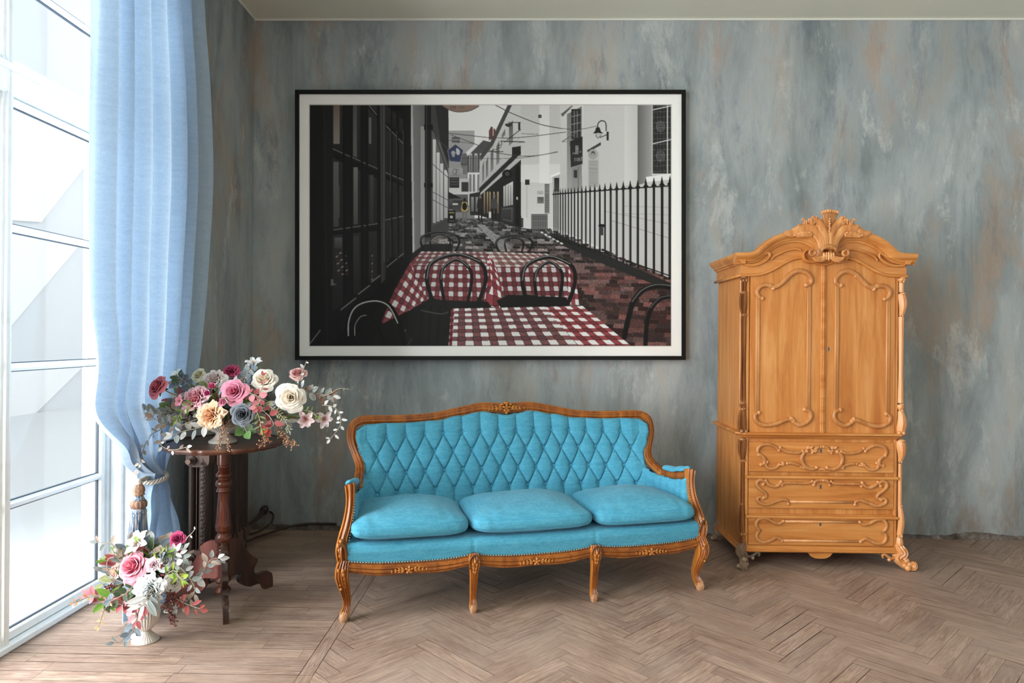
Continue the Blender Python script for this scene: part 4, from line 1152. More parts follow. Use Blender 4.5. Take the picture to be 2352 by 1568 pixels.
    text('EST', 1316, 350, 1.3, 4, 140, .7); text('95', 1331, 347, 1.5, 4, 140, .7)
    for i in range(3): rect(1322+2.4*i, 334, 1323.4+2.4*i, 354, 150)
    line((1322, 342), (1329, 341), 1.2, 150)
    poly([(1313, 386), (1336, 378), (1337, 432), (1314, 437)], 120, 140); rect(1318, 390, 1326, 408, 50); line((1328, 384), (1328, 432), 1, 80)
    # wall tablet and gable hood
    poly([(1348, 345), (1380, 326), (1380, 333), (1350, 350)], 60); rect(1350, 348, 1376, 432, 176)
    ell(1362, 354, 11, 12, 150); ell(1362, 352, 4, 5, 60); ell(1362, 354, 2.6, 3.4, 150); rect(1351, 366, 1375, 430, 166)
    for i in range(19): line((1353, 370+3.1*i), (1373, 370+3.1*i), 1.1, 100+int(rs.rand()*30))
    # leaded window far right and pilaster folds
    poly([(1434, 241), (1470, 241), (1470, 425), (1434, 425)], 196, 180, horiz=True); poly([(1464, 241), (1498, 241), (1498, 415), (1464, 425)], 96, 150, horiz=True)
    rect(1497, 241, 1542, 402, 190); rect(1499, 241, 1542, 398, 40)
    for i in range(13): line((1499, 245+12.4*i), (1542, 243+12.4*i), .9, 96)
    for i in range(6): line((1502+7.5*i, 241), (1502+7.5*i, 398), .9, 96)
    for cy in (290, 358):
        for r_ in (12, 8, 4): stroke([(1517+r_*.8*math.cos(k*PI/4), cy+r_*math.sin(k*PI/4)) for k in range(9)], .9, 130)
    line((1499, 252), (1542, 243), 2, 200); line((1499, 330), (1542, 320), 2, 200); line((1533, 241), (1533, 398), 2.2, 205)
    poly([(1484, 406), (1542, 398), (1542, 412), (1484, 418)], 214)
    for y in (428, 473, 490): line((1430, y), (1542, y+3), 1.2, 150)
    line((1390, 485), (1542, 515), 1.4, 140); line((1400, 505), (1542, 548), 1.2, 120)
    # street lamp
    stroke([(1392, 300), (1391, 282), (1382, 277), (1374, 283), (1373, 292)], 2.4, 34); poly([(1369, 292), (1377, 292), (1380, 302), (1386, 306), (1362, 306), (1367, 300)], 34)
    ell(1374, 311, 7, 6, 170); stroke([(1368, 308), (1373, 317), (1382, 309)], 1, 50); rect(1393, 302, 1398, 322, 26); line((1378, 316), (1396, 308), 1.8, 34)
    # hanging wires, bracket lamp, roof signs
    for pts, w in (([(1137, 241), (1180, 262), (1240, 285), (1290, 295)], 1.8), ([(1290, 295), (1330, 297), (1372, 289)], 1.2), ([(1030, 306), (1070, 310), (1130, 316), (1200, 315), (1300, 303)], 1.5), ([(1036, 310), (1090, 330), (1140, 350), (1200, 358), (1240, 356), (1281, 348)], 1.4), ([(1029, 362), (1120, 364), (1200, 362), (1281, 349)], 1.1), ([(1030, 322), (1090, 330)], 1)): stroke(pts, w, 62)
    line((1168, 281), (1196, 281), 1.8, 30); rect(1190, 281, 1195, 298, 40); poly([(1160, 284), (1176, 282), (1176, 288), (1168, 292), (1160, 288)], 50); line((1150, 324), (1206, 326), 2.2, 40); line((1164, 322), (1196, 297), 1.8, 40); stroke([(1144, 334), (1152, 332), (1152, 324), (1160, 326)], 1.6, 40)
    line((1120, 348), (1156, 348), 1.6, 40); stroke([(1126, 348), (1146, 340), (1152, 336)], 1.3, 40)
    line((1291, 325), (1326, 303), 2, 90); line((1290, 326), (1310, 324), 1.4, 120)
    # shopfronts on the left of the lane
    poly([(975, 241), (1029, 241), (1031, 350), (1031, 528), (1000, 536), (975, 560)], 60)
    poly([(1000, 241), (1030, 241), (1031, 375), (1012, 330)], 40); poly([(993, 300), (1012, 330), (1030, 385), (1030, 500), (993, 520)], 96, 70)
    for x0, x1, y0, y1 in ((994, 1001, 320, 512), (1003, 1010, 350, 508), (1011, 1018, 375, 505), (1020, 1028, 390, 500)): rect(x0, y0, x1, y1, 190, 150)
    for y in (330, 396, 460, 478): line((993, y-20), (1030, y+12 if y < 400 else y), 1.4, 70)
    line((992, 290), (1030, 400), 2, 50)
    ell(1058, 226, 50, 31, (126, 104, 92)); stroke([(1008, 232), (1020, 246), (1040, 255), (1058, 257), (1080, 254), (1100, 244)], 1.6, 60)
    text('EST.', 1036, 244, 2.6, 5.5, 60, .9, 1.6); text('1985', 1052, 244, 2.6, 5.5, 92, .9, 1.5)
    poly([(1038, 315), (1056, 315), (1056, 328), (1038, 327)], 80); line((1040, 321), (1054, 321), 3, 130)
    poly([(1028, 345), (1046, 331), (1064, 345), (1057, 372), (1033, 370)], (50, 58, 84)); stroke([(1028, 345), (1046, 331), (1064, 345), (1057, 372), (1033, 370), (1028, 345)], 1.2, 130, smooth=False)
    ell(1041, 351, 5, 5, 150); ell(1052, 349, 4.5, 7, 170); ell(1050, 343, 3, 3, 170); poly([(1037, 352), (1045, 352), (1044, 360), (1039, 360)], 140)
    rect(1030, 386, 1062, 405, 148, 130); stroke([(1048, 389), (1042, 388), (1040, 394), (1043, 400), (1048, 399)], 1, 60); line((1048, 388), (1048, 401), 1, 60); line((1048, 389), (1055, 389), 1, 60); line((1048, 394), (1053, 394), 1, 60); line((1035, 403), (1056, 403), .8, 80)
    rect(1032, 407, 1055, 431, 44); [line((1035, y), (1052, y), 1.4, 96) for y in (411, 417, 423)]
    poly([(1030, 440), (1060, 455), (1030, 456)], 30); rect(1040, 460, 1075, 487, 50, 70); rect(1040, 466, 1052, 470, 180)
    rect(1028, 483, 1046, 512, 26); line((1031, 488), (1043, 488), 2, (150, 136, 80)); rect(1034, 495, 1040, 501, 170); line((1031, 507), (1043, 507), 1.4, (130, 120, 70))
    # people walking in the lane
    def man(x, y0, s_, coat, trs, pack=None, bag=False):
        ell(x, y0, 2.6*s_, 3.2*s_, (110, 98, 92) if not pack else 26)
        poly([(x-5*s_, y0+5*s_), (x+5*s_, y0+5*s_), (x+7*s_, y0+20*s_), (x+4*s_, y0+25*s_), (x-5*s_, y0+25*s_), (x-7*s_, y0+20*s_)], coat)
        for d in (-3, 2.5): poly([(x+(d-2)*s_, y0+24*s_), (x+(d+2.4)*s_, y0+24*s_), (x+(d+1.4)*s_, y0+47*s_), (x+(d-1)*s_, y0+47*s_)], trs)
        if pack: ell(x, y0+14*s_, 5*s_, 8*s_, pack)
        if bag: rect(x-10*s_, y0+30*s_, x-6*s_, y0+42*s_, 190)
    man(1067, 458, 1.12, (158, 140, 84), 96, 22); man(1103, 452, 1.15, 36, 26); man(1135, 450, 1.2, 62, 26, None, True)
    # dark cafe front, left
    poly([(711, 560), (1040, 560), (1040, 794), (711, 794)], 26, 20)
    rect(943, 241, 975, 575, 118, 92, horiz=True); poly([(943, 241), (948, 241), (952, 578), (943, 584)], 170); rect(966, 290, 976, 540, 140, 150)
    rect(976, 241, 990, 545, 26); rect(974, 286, 994, 298, 18); rect(974, 420, 994, 430, 18); line((980, 241), (980, 540), 2, 60)
    poly([(711, 241), (943, 241), (948, 600), (880, 700), (800, 794), (711, 794)], 24, 20, horiz=True)
    poly([(741, 241), (764, 241), (772, 794), (745, 794)], 30, 24); line((745, 241), (752, 794), 1.2, 44); line((711, 790), (736, 757), 2, 120)
    def pane(a, y0, y1, lo=28, hi=60):   # quad between x's with rows given by slope
        (xa, xb) = a; poly([(xa, y0[0]), (xb, y0[1]), (xb, y1[1]), (xa, y1[0])], hi, lo)
    cols = [(764, 787, 0), (811, 828, 1), (846, 866, 2)]
    slope = lambda x, a, b_: a+(x-764)*b_
    for (xa, xb, k) in cols:
        for (a0, b0, a1, b1) in ((235, .0, 340, .47), (362, .47, 528, -.10), (540, -.10, 716, -.80)):
            y0 = (slope(xa, a0, b0), slope(xb, a0, b0)); y1 = (slope(xa, a1, b1), slope(xb, a1, b1)); pane((xa, xb), y0, y1, 34, 46)
    rect(766, 241, 780, 330, (104, 92, 82), (130, 124, 118)); poly([(811, 241), (820, 241), (820, 362), (811, 358)], 78, 90); rect(768, 425, 780, 500, 74); poly([(766, 370), (776, 374), (776, 520), (766, 522)], 62, 52); poly([(812, 384), (822, 388), (822, 515), (812, 517)], 76, 54); rect(847, 270, 853, 330, 100); rect(848, 405, 852, 520, 46)
    for (x0, x1, y0, y1, g0, g1) in ((766, 778, 372, 520, 96, 70), (812, 822, 384, 514, 110, 76), (850, 858, 402, 512, 70, 50), (812, 824, 541, 640, 60, 40), (889, 893, 300, 392, 90, 70), (904, 907, 318, 400, 70, 50), (889, 892, 416, 500, 86, 60), (904, 907, 418, 500, 60, 44), (889, 892, 512, 600, 96, 60), (768, 786, 545, 570, 90, 60)): rect(x0, y0, x1, y1, g0, g1)
    for i in range(7):                   # tablecloth mirrored in the panes
        for j in range(3): poly([(770+9*j+i, 580+8*i), (776+9*j+i, 577+8*i), (776+9*j+i, 581+8*i), (770+9*j+i, 584+8*i)], 120 if (i+j) % 2 else (70, 44, 46))
        poly([(853, 585+9*i), (857, 583+9*i), (857, 588+9*i), (853, 590+9*i)], (80, 50, 52) if i % 2 else 96)
    for (p, q) in (((764, 344), (868, 390)), ((766, 530), (872, 515)), ((845, 241), (870, 272)), ((868, 390), (869, 392))):
        line(p, q, 7, 30); line((p[0], p[1]-2.5), (q[0], q[1]-2.5), 1.4, 130)
    for x in (789, 806, 830, 842, 868): line((x, 241), (x+3, 680), 5, 18)
    for p, q in (((782, 712), (818, 684)), ((822, 676), (850, 655)), ((853, 648), (874, 632))): line(p, q, 3.4, 60); line((p[0], p[1]-1), (q[0], q[1]-1), 1.2, 150)
    poly([(873, 241), (887, 241), (886, 640), (876, 650)], 70, 40, horiz=True); line((882, 241), (882, 600), 2, 96)
    for (xa, xb) in ((887, 897), (902, 910), (917, 926)):
        for (y0, y1, s0) in ((241, 280, .9), (296, 400, .75), (412, 500, .4), (508, 596, -.35)):
            poly([(xa, y0+(xa-887)*s0), (xb, y0+(xb-887)*s0), (xb, y1+(xb-887)*s0*.8), (xa, y1+(xa-887)*s0*.8)], 44, 34)
    for (p, q) in (((887, 290), (927, 332)), ((885, 397), (928, 415)), ((885, 506), (928, 497)), ((888, 614), (930, 580))): line(p, q, 3.5, 44); line((p[0], p[1]-1.4), (q[0], q[1]-1.4), 1.2, 140)
    for x in (899, 913, 928): line((x, 250), (x+1, 600), 2.6, 16); line((x-1.8, 300), (x-1.2, 590), 1, 80)
    rect(934, 241, 944, 590, 22); poly([(876, 650), (948, 590), (948, 600), (800, 794), (760, 794)], 18); rect(760, 640, 766, 656, 90); line((762, 650), (772, 653), 2, 110)
    poly([(948, 580), (975, 560), (1040, 560), (1040, 794), (850, 794), (900, 700)], 30, 24); stroke([(930, 760), (960, 700), (972, 680)], 2, 90); line((935, 794), (950, 770), 1.5, 70)
    # railings
    poly([(1257, 540), (1275, 535), (1542, 650), (1542, 668), (1400, 612), (1275, 556)], 34)
    for i in range(6): poly([(1240+9*i, 532+5*i), (1245+9*i, 531+5*i), (1249+9*i, 535+5*i), (1244+9*i, 536+5*i)], 200)
    X = 1272.0; st = 4.6; k = 0
    while X < 1541:
        t = (X-1272)/270; yt = 447-24*t; yb = 548+94*t; w = 2.3+4.4*t
        line((X, yt), (X, yb), w, 22); line((X-w*.25, yt+8), (X-w*.25, yb-4), w*.2, 70)
        poly([(X-w*.7, yt), (X, yt-14-8*t), (X+w*.7, yt)], 22); ell(X, yt-1, w*1.0, 2+t, 22)
        X += st; st *= 1.072 if st < 18 else 1.0
    stroke([(1270, 446), (1400, 436), (1542, 426)], 3, 24); stroke([(1272, 545), (1400, 585), (1542, 634)], 2.6, 22)
    ell(1382, 518, 8, 4, 26); rect(1377, 520, 1386, 540, 60)
    # tables with red and white check cloths
    poly([(885, 690), (905, 640), (945, 600), (1120, 600), (1155, 700), (985, 794), (960, 794)], 20)
    # far chairs
    def chair(cx, y0, w, h, th, c=22, inner=.52, hi=96, skew=0):
        for s_, t_, dy in ((1, th, 0), (inner, th*.8, h*.10)):
            a = w*s_/2
            P = [(cx-a*.74+skew*.3, y0+h), (cx-a*.98+skew*.5, y0+h*.50), (cx-a*.80+skew*.8, y0+h*.16+dy), (cx+skew, y0+dy), (cx+a*.80+skew*.8, y0+h*.16+dy), (cx+a*.98+skew*.5, y0+h*.50), (cx+a*.70+skew*.3, y0+h)]
            stroke(P, t_, c); stroke([(x, y-t_*.28) for x, y in P[1:5]], t_*.22, hi)
    chair(1011, 532, 90, 50, 5); chair(1181, 540, 84, 44, 5)
    # middle-left table
    cloth([(968, 577), (1122, 578), (1140, 612), (940, 610)], 21, 7, (128, 84, 84), 175, 1.0)
    cloth([(940, 610), (1140, 612), (1156, 706), (918, 700)], 21, 9, (122, 62, 68), 196, .92, clip=[(940, 608), (1130, 610), (1140, 640), (1128, 688), (1050, 694), (975, 682), (936, 650)])
    cloth([(936, 588), (982, 650), (940, 748), (856, 716)], 8, 11, (130, 66, 72), 200, 1.0, clip=[(966, 578), (940, 606), (905, 668), (876, 738), (880, 742), (940, 712), (985, 686), (956, 640), (948, 612)])
    cloth([(1122, 578), (1158, 578), (1178, 706), (1100, 704)], 6, 14, (124, 50, 58), 200, 1.0, clip=[(1118, 580), (1136, 600), (1152, 650), (1152, 704), (1108, 706), (1120, 650)])
    # middle-right table
    cloth([(1122, 578), (1255, 582), (1318, 614), (1140, 614)], 17, 7, (140, 104, 100), 190)
    cloth([(1140, 614), (1318, 614), (1330, 700), (1150, 700)], 17, 8, (118, 60, 66), 196, .9, clip=[(1136, 612), (1318, 612), (1322, 640), (1312, 680), (1270, 690), (1200, 668), (1162, 686), (1146, 660)])
    cloth([(1302, 600), (1322, 616), (1330, 700), (1300, 700)], 3, 9, (130, 60, 66), 200, 1, clip=[(1306, 608), (1320, 614), (1330, 700), (1304, 698)])
    cloth([(1122, 580), (1144, 616), (1160, 700), (1112, 704)], 4, 10, (130, 58, 64), 200, 1, clip=[(1124, 582), (1142, 614), (1152, 660), (1154, 706), (1112, 704), (1128, 660)])
    poly([(1140, 690), (1168, 676), (1300, 682), (1310, 704), (1150, 706)], 20); poly([(968, 692), (1000, 688), (1120, 692), (1130, 706), (1030, 720), (1020, 794), (975, 794)], 22)
    for x0, x1 in ((972, 962), (990, 984), (1010, 1004)): line((x0, 700), (x1, 790), 7, 16)
    stroke([(968, 712), (1010, 720), (1030, 716)], 3, 60)
    chair(1048, 584, 138, 116, 9, 20, .52, 120, 0); chair(1258, 590, 124, 112, 9, 20, .52, 120, 4)
    # nearest table
    cloth([(1040, 708), (1338, 702), (1462, 800), (1030, 804)], 21, 12, (122, 76, 78), 206, 1.0, wet=.6, clip=[(1040, 708), (1338, 702), (1450, 794), (1032, 794)])
    cloth([(1190, 706), (1338, 702), (1462, 800), (1262, 802)], 11, 12, (134, 62, 66), 212, 1.0, clip=[(1250, 705), (1338, 702), (1450, 794), (1330, 794)])
    cloth([(1030, 712), (1042, 708), (1038, 800), (1026, 800)], 2, 12, (130, 50, 56), 190, .9, clip=[(1036, 710), (1044, 708), (1038, 794), (1030, 794)])
    # nearest chairs, cut by the edge
    stroke([(803, 800), (797, 760), (806, 715), (832, 692), (862, 688), (893, 700), (918, 745), (932, 800)], 11, 16); stroke([(800, 770), (801, 738), (812, 710), (834, 695), (868, 691), (894, 704), (914, 742)], 3.0, 165)
    stroke([(818, 800), (812, 762), (820, 735), (838, 722), (856, 730), (872, 760), (886, 800)], 7.5, 18); stroke([(815, 770), (816, 745), (828, 727), (842, 723)], 2, 130)
    stroke([(1434, 774), (1442, 735), (1456, 690), (1480, 664), (1512, 656), (1552, 660)], 12, 16); stroke([(1452, 692), (1474, 666), (1506, 653), (1545, 656)], 2.4, 90)
    stroke([(1482, 800), (1486, 740), (1498, 705), (1520, 684), (1552, 680)], 10, 18); stroke([(1494, 706), (1516, 683), (1545, 678)], 2, 80)
    # downsample, slight softening, vignette of the print itself is left out
    o = img.reshape(OH, 2, OW, 2, 3).mean((1, 3)); return np.clip(o, 0, 255), OW, OH
def build_picture():
    pix, OW, OH = paint()
    d = 4.492; k = d/F                    # distance of the picture plane
    def P(x, y, out=0.0): return Vector((0, 0, EYE))+(_f*(1-out/d)+_r*((x-1176)/F)+_u*((HY-y)/F))*d
    root = bpy.data.objects.new('framed_picture', None); COL.objects.link(root)
    c = P(1126.5, 517)
    root.matrix_world = Matrix(((_r.x, _f.x, _u.x, c.x), (_r.y, _f.y, _u.y, c.y), (_r.z, _f.z, _u.z, c.z), (0, 0, 0, 1)))
    tag(root, 'wide black-framed picture of a lane with checked cafe tables hanging on the plaster wall', 'picture')
    hw, hh = 895/2*k, 618.5/2*k; w = 9.0*k
    b = MB()
    for (x0, x1, z0, z1) in ((-hw, -hw+w, -hh, hh), (hw-w, hw, -hh, hh), (-hw+w, hw-w, -hh, -hh+w), (-hw+w, hw-w, hh-w, hh)):
        b.box(x0, x1, -.016, .022, z0, z1, .0012)
    b.build('frame', M_black, root, False)
    sx = (711+1541.5)/2-1126.5; sz = 517-(241+794)/2
    iw, ih = (1541.5-711)/2*k, (794-241)/2*k; e = 1.6*k
    x0, x1, z0, z1 = sx*k-iw-e, sx*k+iw+e, sz*k-ih-e, sz*k+ih+e
    b = MB()
    for q in ((-hw+w*.9, x0, -hh+w*.9, hh-w*.9), (x1, hw-w*.9, -hh+w*.9, hh-w*.9), (x0, x1, -hh+w*.9, z0), (x0, x1, z1, hh-w*.9)):
        b.box(q[0], q[1], -.001, .003, q[2], q[3])
    mt = b.build('mat', M_mat, root, False)
    b = MB(); b.add([(x0, -.001, z0), (x1, -.001, z0), (x1, -.001, z1), (x0, -.001, z1), (x0+e, .004, z0+e), (x1-e, .004, z0+e), (x1-e, .004, z1-e), (x0+e, .004, z1-e)], [(0, 1, 5, 4), (1, 2, 6, 5), (2, 3, 7, 6), (3, 0, 4, 7)])
    b.build('mat_bevel', M_matedge, mt, False)
    xs = np.linspace(-iw, iw, OW)+sx*k; zs = np.linspace(ih, -ih, OH)+sz*k
    X, Z = np.meshgrid(xs, zs); V = np.stack([X, np.full_like(X, .005), Z], -1).reshape(-1, 3).astype(np.float32)
    me = bpy.data.meshes.new('print'); me.vertices.add(len(V)); me.vertices.foreach_set('co', V.reshape(-1))
    I = np.arange(OW*OH).reshape(OH, OW); Q = np.stack([I[:-1, :-1], I[1:, :-1], I[1:, 1:], I[:-1, 1:]], -1).reshape(-1, 4)
    me.loops.add(Q.size); me.loops.foreach_set('vertex_index', Q.reshape(-1).astype(np.int32))
    me.polygons.add(len(Q)); me.polygons.foreach_set('loop_start', (np.arange(len(Q))*4).astype(np.int32))
    me.update(calc_edges=True); me.validate()
    s = pix.reshape(-1, 3)/255; l = np.where(s <= .04045, s/12.92, ((s+.055)/1.055)**2.4)*PRINT_GAIN
    a = me.color_attributes.new('Col', 'FLOAT_COLOR', 'POINT'); a.data.foreach_set('color', np.concatenate([l, np.ones((len(l), 1))], 1).astype(np.float32).reshape(-1))
    me.materials.append(M_print); o = bpy.data.objects.new('print', me); COL.objects.link(o); o.parent = root
    b = MB(); b.box(-hw+w*.5, hw-w*.5, .008, .018, -hh+w*.5, hh-w*.5); b.build('backing_board', M_matedge, root, False)
PRINT_GAIN = 1.12
build_picture()

# ------------------------------------------------------------------ curtain with tie-back
XC = -1.765
LE = [(215, -60), (214, 60), (211, 200), (207, 400), (207, 590), (211, 740), (220, 870), (236, 960), (266, 1022), (300, 1058), (328, 1086)]
RE = [(445, -60), (452, 60), (463, 200), (470, 400), (461, 590), (450, 740), (436, 870), (414, 950), (392, 1014), (376, 1054), (364, 1092)]
LD = [(328, 1086), (326, 1112), (317, 1170), (305, 1240), (293, 1310), (287, 1392)]
RD = [(364, 1092), (370, 1112), (384, 1170), (400, 1240), (408, 1310), (412, 1390)]
def curtain():
    root = empty('curtain', (XC, 3.35, 0)); tag(root, 'pale blue linen curtain gathered low by a tasselled cord beside the tall window', 'curtain')
    def panel(L, R_, name, seed, folds, below):
        Lp = [atX(x, y, XC) for x, y in cr(L, 12)]; Rp = [atX(x, y, XC) for x, y in cr(R_, 12)]
        if not below: Lp[0].z = Rp[0].z = HC-.01
        else: Lp[-1].z = .012; Rp[-1].z = .012
        n = len(Lp); NS = 300; r = random.Random(seed); ph = [r.uniform(0, 6.28) for _ in range(8)]
        V = []
        for j in range(n):
            t = j/(n-1); a, c = Lp[j], Rp[j]; wdt = abs(c.y-a.y)
            gather = t**3 if not below else (1-t)**1.6
            for i in range(NS+1):
                s_ = i/NS
                wob = s_+.022*math.sin(2*PI*s_*2+ph[0]+t*1.2)+.012*math.sin(2*PI*s_*5+ph[1])
                f = 2*PI*folds*wob
                amp = .030*(1-gather)+.040*gather
                if below: amp = .036*(1-t)+.026*t
                env = 1 if not gather else 1
                fx = math.sin(f+ph[2]); fx = math.copysign(abs(fx)**.7, fx)
                x = amp*fx + .010*math.sin(2*f+ph[3]+t*4)*(1-gather*.4)+.006*math.sin(f*.5+ph[4])
                # a bundle is round where it is tied
                x += gather*.045*math.cos((s_-.5)*PI)*(1 if s_ < .5 else -.2)*0
                y = a.y+(c.y-a.y)*s_ + min(.016, wdt*.05)*math.cos(f+ph[2])*.8
                z = a.z+(c.z-a.z)*s_
                if not below:
                    # the leading part droops in soft swags before it is pulled into the cord
                    sag = math.sin(PI*min(1, max(0, (t-.45)/.55)))*(1-s_)**1.5
                    x += .03*sag*math.sin(7*t*PI+ph[5]+3*s_)
                    x += .016*math.sin(3*PI*t+9*s_+ph[6])*gather
                    z -= .03*gather*math.sin(PI*s_)*(1-t)*4
                else:
                    x += .012*math.sin(9*t+5*s_*PI+ph[6])*(1-t)+.003*math.sin(23*t+7*s_+ph[7])
                    y += .005*math.sin(7*t+ph[5])*math.sin(PI*s_)
                # keep clear of the wall behind
                X = XC+.012+x
                if y > OPEN[0][1]-.05: X = max(X, XL+.006)
                V.append((X, y, z))
        F_ = [(j*(NS+1)+i, j*(NS+1)+i+1, (j+1)*(NS+1)+i+1, (j+1)*(NS+1)+i) for j in range(n-1) for i in range(NS)]
        V = [(x-XC, y-3.35, z) for x, y, z in V]
        return mesh_obj(name, V, F_, M_curtain, root)
    panel(LE, RE, 'upper_drape', 12, 6.5, False); panel(LD, RD, 'lower_drape', 5, 4.5, True)
    rod = MB(); rod.box(-.02, .03, -.55, .62, HC-.035, HC-.002, .004); rod.build('curtain_track', M_white, root)
curtain()
M_tas_b = mat('tassel_blue_thread', rgb(96, 116, 140), .85); M_tas_o = wood('tassel_gilt_thread', rgb(70, 72, 84), rgb(168, 124, 96), rgb(206, 160, 128), .7, 9, dark=.5, bump=.4)
M_rope = fabric('twisted_cord', rgb(150, 142, 134), rgb(206, 200, 192), 300)
g = N(M_tas_b); sx_ = g.noise(g.mapping(g.obj(), (240, 240, 3)), 1.0, 3, .6)
g.color(g.ramp(sx_, [(.40, rgb(66, 86, 112)), (.50, rgb(120, 144, 172)), (.56, rgb(160, 134, 116)), (.64, rgb(196, 200, 206))]))
def tieback():
    p0 = atX(346, 1094, XC+.01); root = empty('curtain_tieback', p0); tag(root, 'twisted cord curtain tie-back with a big blue and gilt tassel', 'tieback')
    b = MB(); NN = 60
    for st in range(3):
        pth = []
        for k in range(NN+1):
            a = 2*PI*k/NN; w = st*2*PI/3+k*.9
            rr = .007
            c = Vector((.060*math.cos(a)+.012, .050*math.sin(a), .014*math.sin(a)-.004))
            pth.append(c+Vector((math.cos(a), math.sin(a), 0))*rr*math.cos(w)+Vector((0, 0, rr*math.sin(w))))
        b.tube(pth, .0055, 6, hint=(0, 0, 1), caps=False)
    b.build('cord', M_rope, root)
    q = atX(319, 1106, XC+.075)-p0
    b = MB()
    for st in range(2):
        b.tube([(q.x*t_+.0+.006*math.cos(t_*14+st*PI), (-.03)*(1-t_)+q.y*t_, (.0)*(1-t_)+q.z*t_+.006*math.sin(t_*14+st*PI)) for t_ in [k/16 for k in range(17)]], .006, 6, hint=(1, 0, 0))
    b.ball((q.x, q.y, q.z-.005), (.014, .014, .018), 10, 8); b.build('knot', M_rope, root)
    k = 3.18/1568; zz = lambda y: q.z-(y-1106)*k
    b = MB(); b.lathe([(.0, zz(1110)), (.014, zz(1111)), (.018, zz(1113)), (.024, zz(1119)), (.026, zz(1125)), (.022, zz(1130)), (.025, zz(1132)), (.025, zz(1134)), (.016, zz(1136)), (.0, zz(1137))], 32, (q.x, q.y, 0), 9, .12); b.build('upper_bulb', M_tas_o, root)
    b = MB(); b.lathe([(.0, zz(1134)), (.016, zz(1135)), (.022, zz(1141)), (.026, zz(1145)), (.0, zz(1146))], 28, (q.x, q.y, 0)); b.build('collar', M_tas_b, root)
    b = MB(); b.lathe([(.0, zz(1144)), (.026, zz(1145)), (.034, zz(1149)), (.036, zz(1154)), (.034, zz(1160)), (.027, zz(1163)), (.0, zz(1164))], 36, (q.x, q.y, 0), 12, .16); b.build('lower_bulb', M_tas_o, root)
    b = MB(); b.lathe([(.0, zz(1161)), (.027, zz(1163)), (.032, zz(1168)), (.033, zz(1172)), (.030, zz(1174)), (.0, zz(1175))], 28, (q.x, q.y, 0)); b.build('binding', M_tas_b, root)
    b = MB(); r = random.Random(3)
    for ring, (r0, n) in enumerate(((.028, 40), (.018, 22))):
        for j in range(n):
            a = 2*PI*j/n+r.uniform(-.05, .05); fl = r.uniform(.95, 1.15)
            P_ = [(q.x+math.cos(a)*r0*(1+.0)*(1+.35*t_*fl+.05*math.sin(3*t_+j)), q.y+math.sin(a)*r0*(1+.55*t_*fl), zz(1170+t_*(74+r.uniform(-2, 3)))) for t_ in (0, .25, .5, .75, 1)]
            b.tube(P_, [.0030, .0034, .0034, .0032, .0028], 5, hint=(1, 0, 0))
    o = b.build('fringe', M_tas_b, root); o['kind'] = 'stuff'
tieback()

# ------------------------------------------------------------------ radiator and pipe
def radiator():
    root = empty('radiator', (-1.703, 3.80, 0)); tag(root, 'rusty brown cast-iron column radiator behind the tripod table', 'radiator')
    hw = .062; z0, z1 = .085, .70
    for k in range(6):
        y = -.235+.094*k; b = MB()
        for cx, rr in ((-.036, .019), (.028, .030)):
            # flat oval column
            pth = [(cx, y, z0+.02), (cx, y, z0+.06), (cx, y, z1-.06), (cx, y, z1-.02)]
            b.sweep(pth, [(rr*math.cos(a)*1.05, .036*math.sin(a)) for a in [2*PI*i/16 for i in range(16)]], (0, -1, 0), [.9, 1, 1, .9])
        for zz in (z0+.045, z1-.045):
            out = []
            for i in range(28):
                a = 2*PI*i/28; ca, sa = math.cos(a), math.sin(a)
                out.append((math.copysign(abs(ca)**.6, ca)*hw, zz+math.copysign(abs(sa)**.6, sa)*.045))
            n = len(b.v); b.prism(out, y-.034, y+.034)
        # raised ornament on the end faces
        if k == 0:
            for j in range(11):
                zz = z0+.10+j*.042
                b.tube(cr([(.016, y-.036, zz), (.034, y-.040, zz+.010), (.042, y-.038, zz+.024), (.028, y-.040, zz+.030), (.018, y-.039, zz+.020)], 4), .0022, 5)
                b.ball((.029, y-.038, zz+.018), (.004, .004, .004), 6, 4)
            for x in (-.036, -.004):
                b.tube([(x, y-.030, z0+.06), (x, y-.030, z1-.06)], .0035, 6)
        b.build('section', M_iron, root, sharp=45)
    for z in (z1-.055, z0+.05):
        b = MB(); prof = [(0, -.02), (.034, -.02), (.036, -.012), (.030, -.004), (.026, .0), (.026, .012), (.018, .016), (.016, .022)]
        V = MB(); V.lathe([(r, h) for r, h in prof]+[(0, .022)], 24)
        v = [(p[0]-.030, -.268-p[2], p[1]+z) for p in V.v]; b.add(v, V.f)
        h6 = [(.015*math.cos(PI/3*i)-.030, .015*math.sin(PI/3*i)+z) for i in range(6)]; b.prism(h6, -.312, -.285)
        b.build('end_plug', M_iron, root, sharp=40)
    for y, x in ((-.235, -.04), (-.235, .04), (.235, -.04), (.235, .04)):
        b = MB(); b.tube([(x, y, z0+.04), (x, y, .05), (x*1.12, y-.01, .012), (x*1.15, y-.014, 0)], [.020, .017, .016, .020], 10, hint=(0, -1, 0))
        b.build('foot', M_iron, root)
radiator()
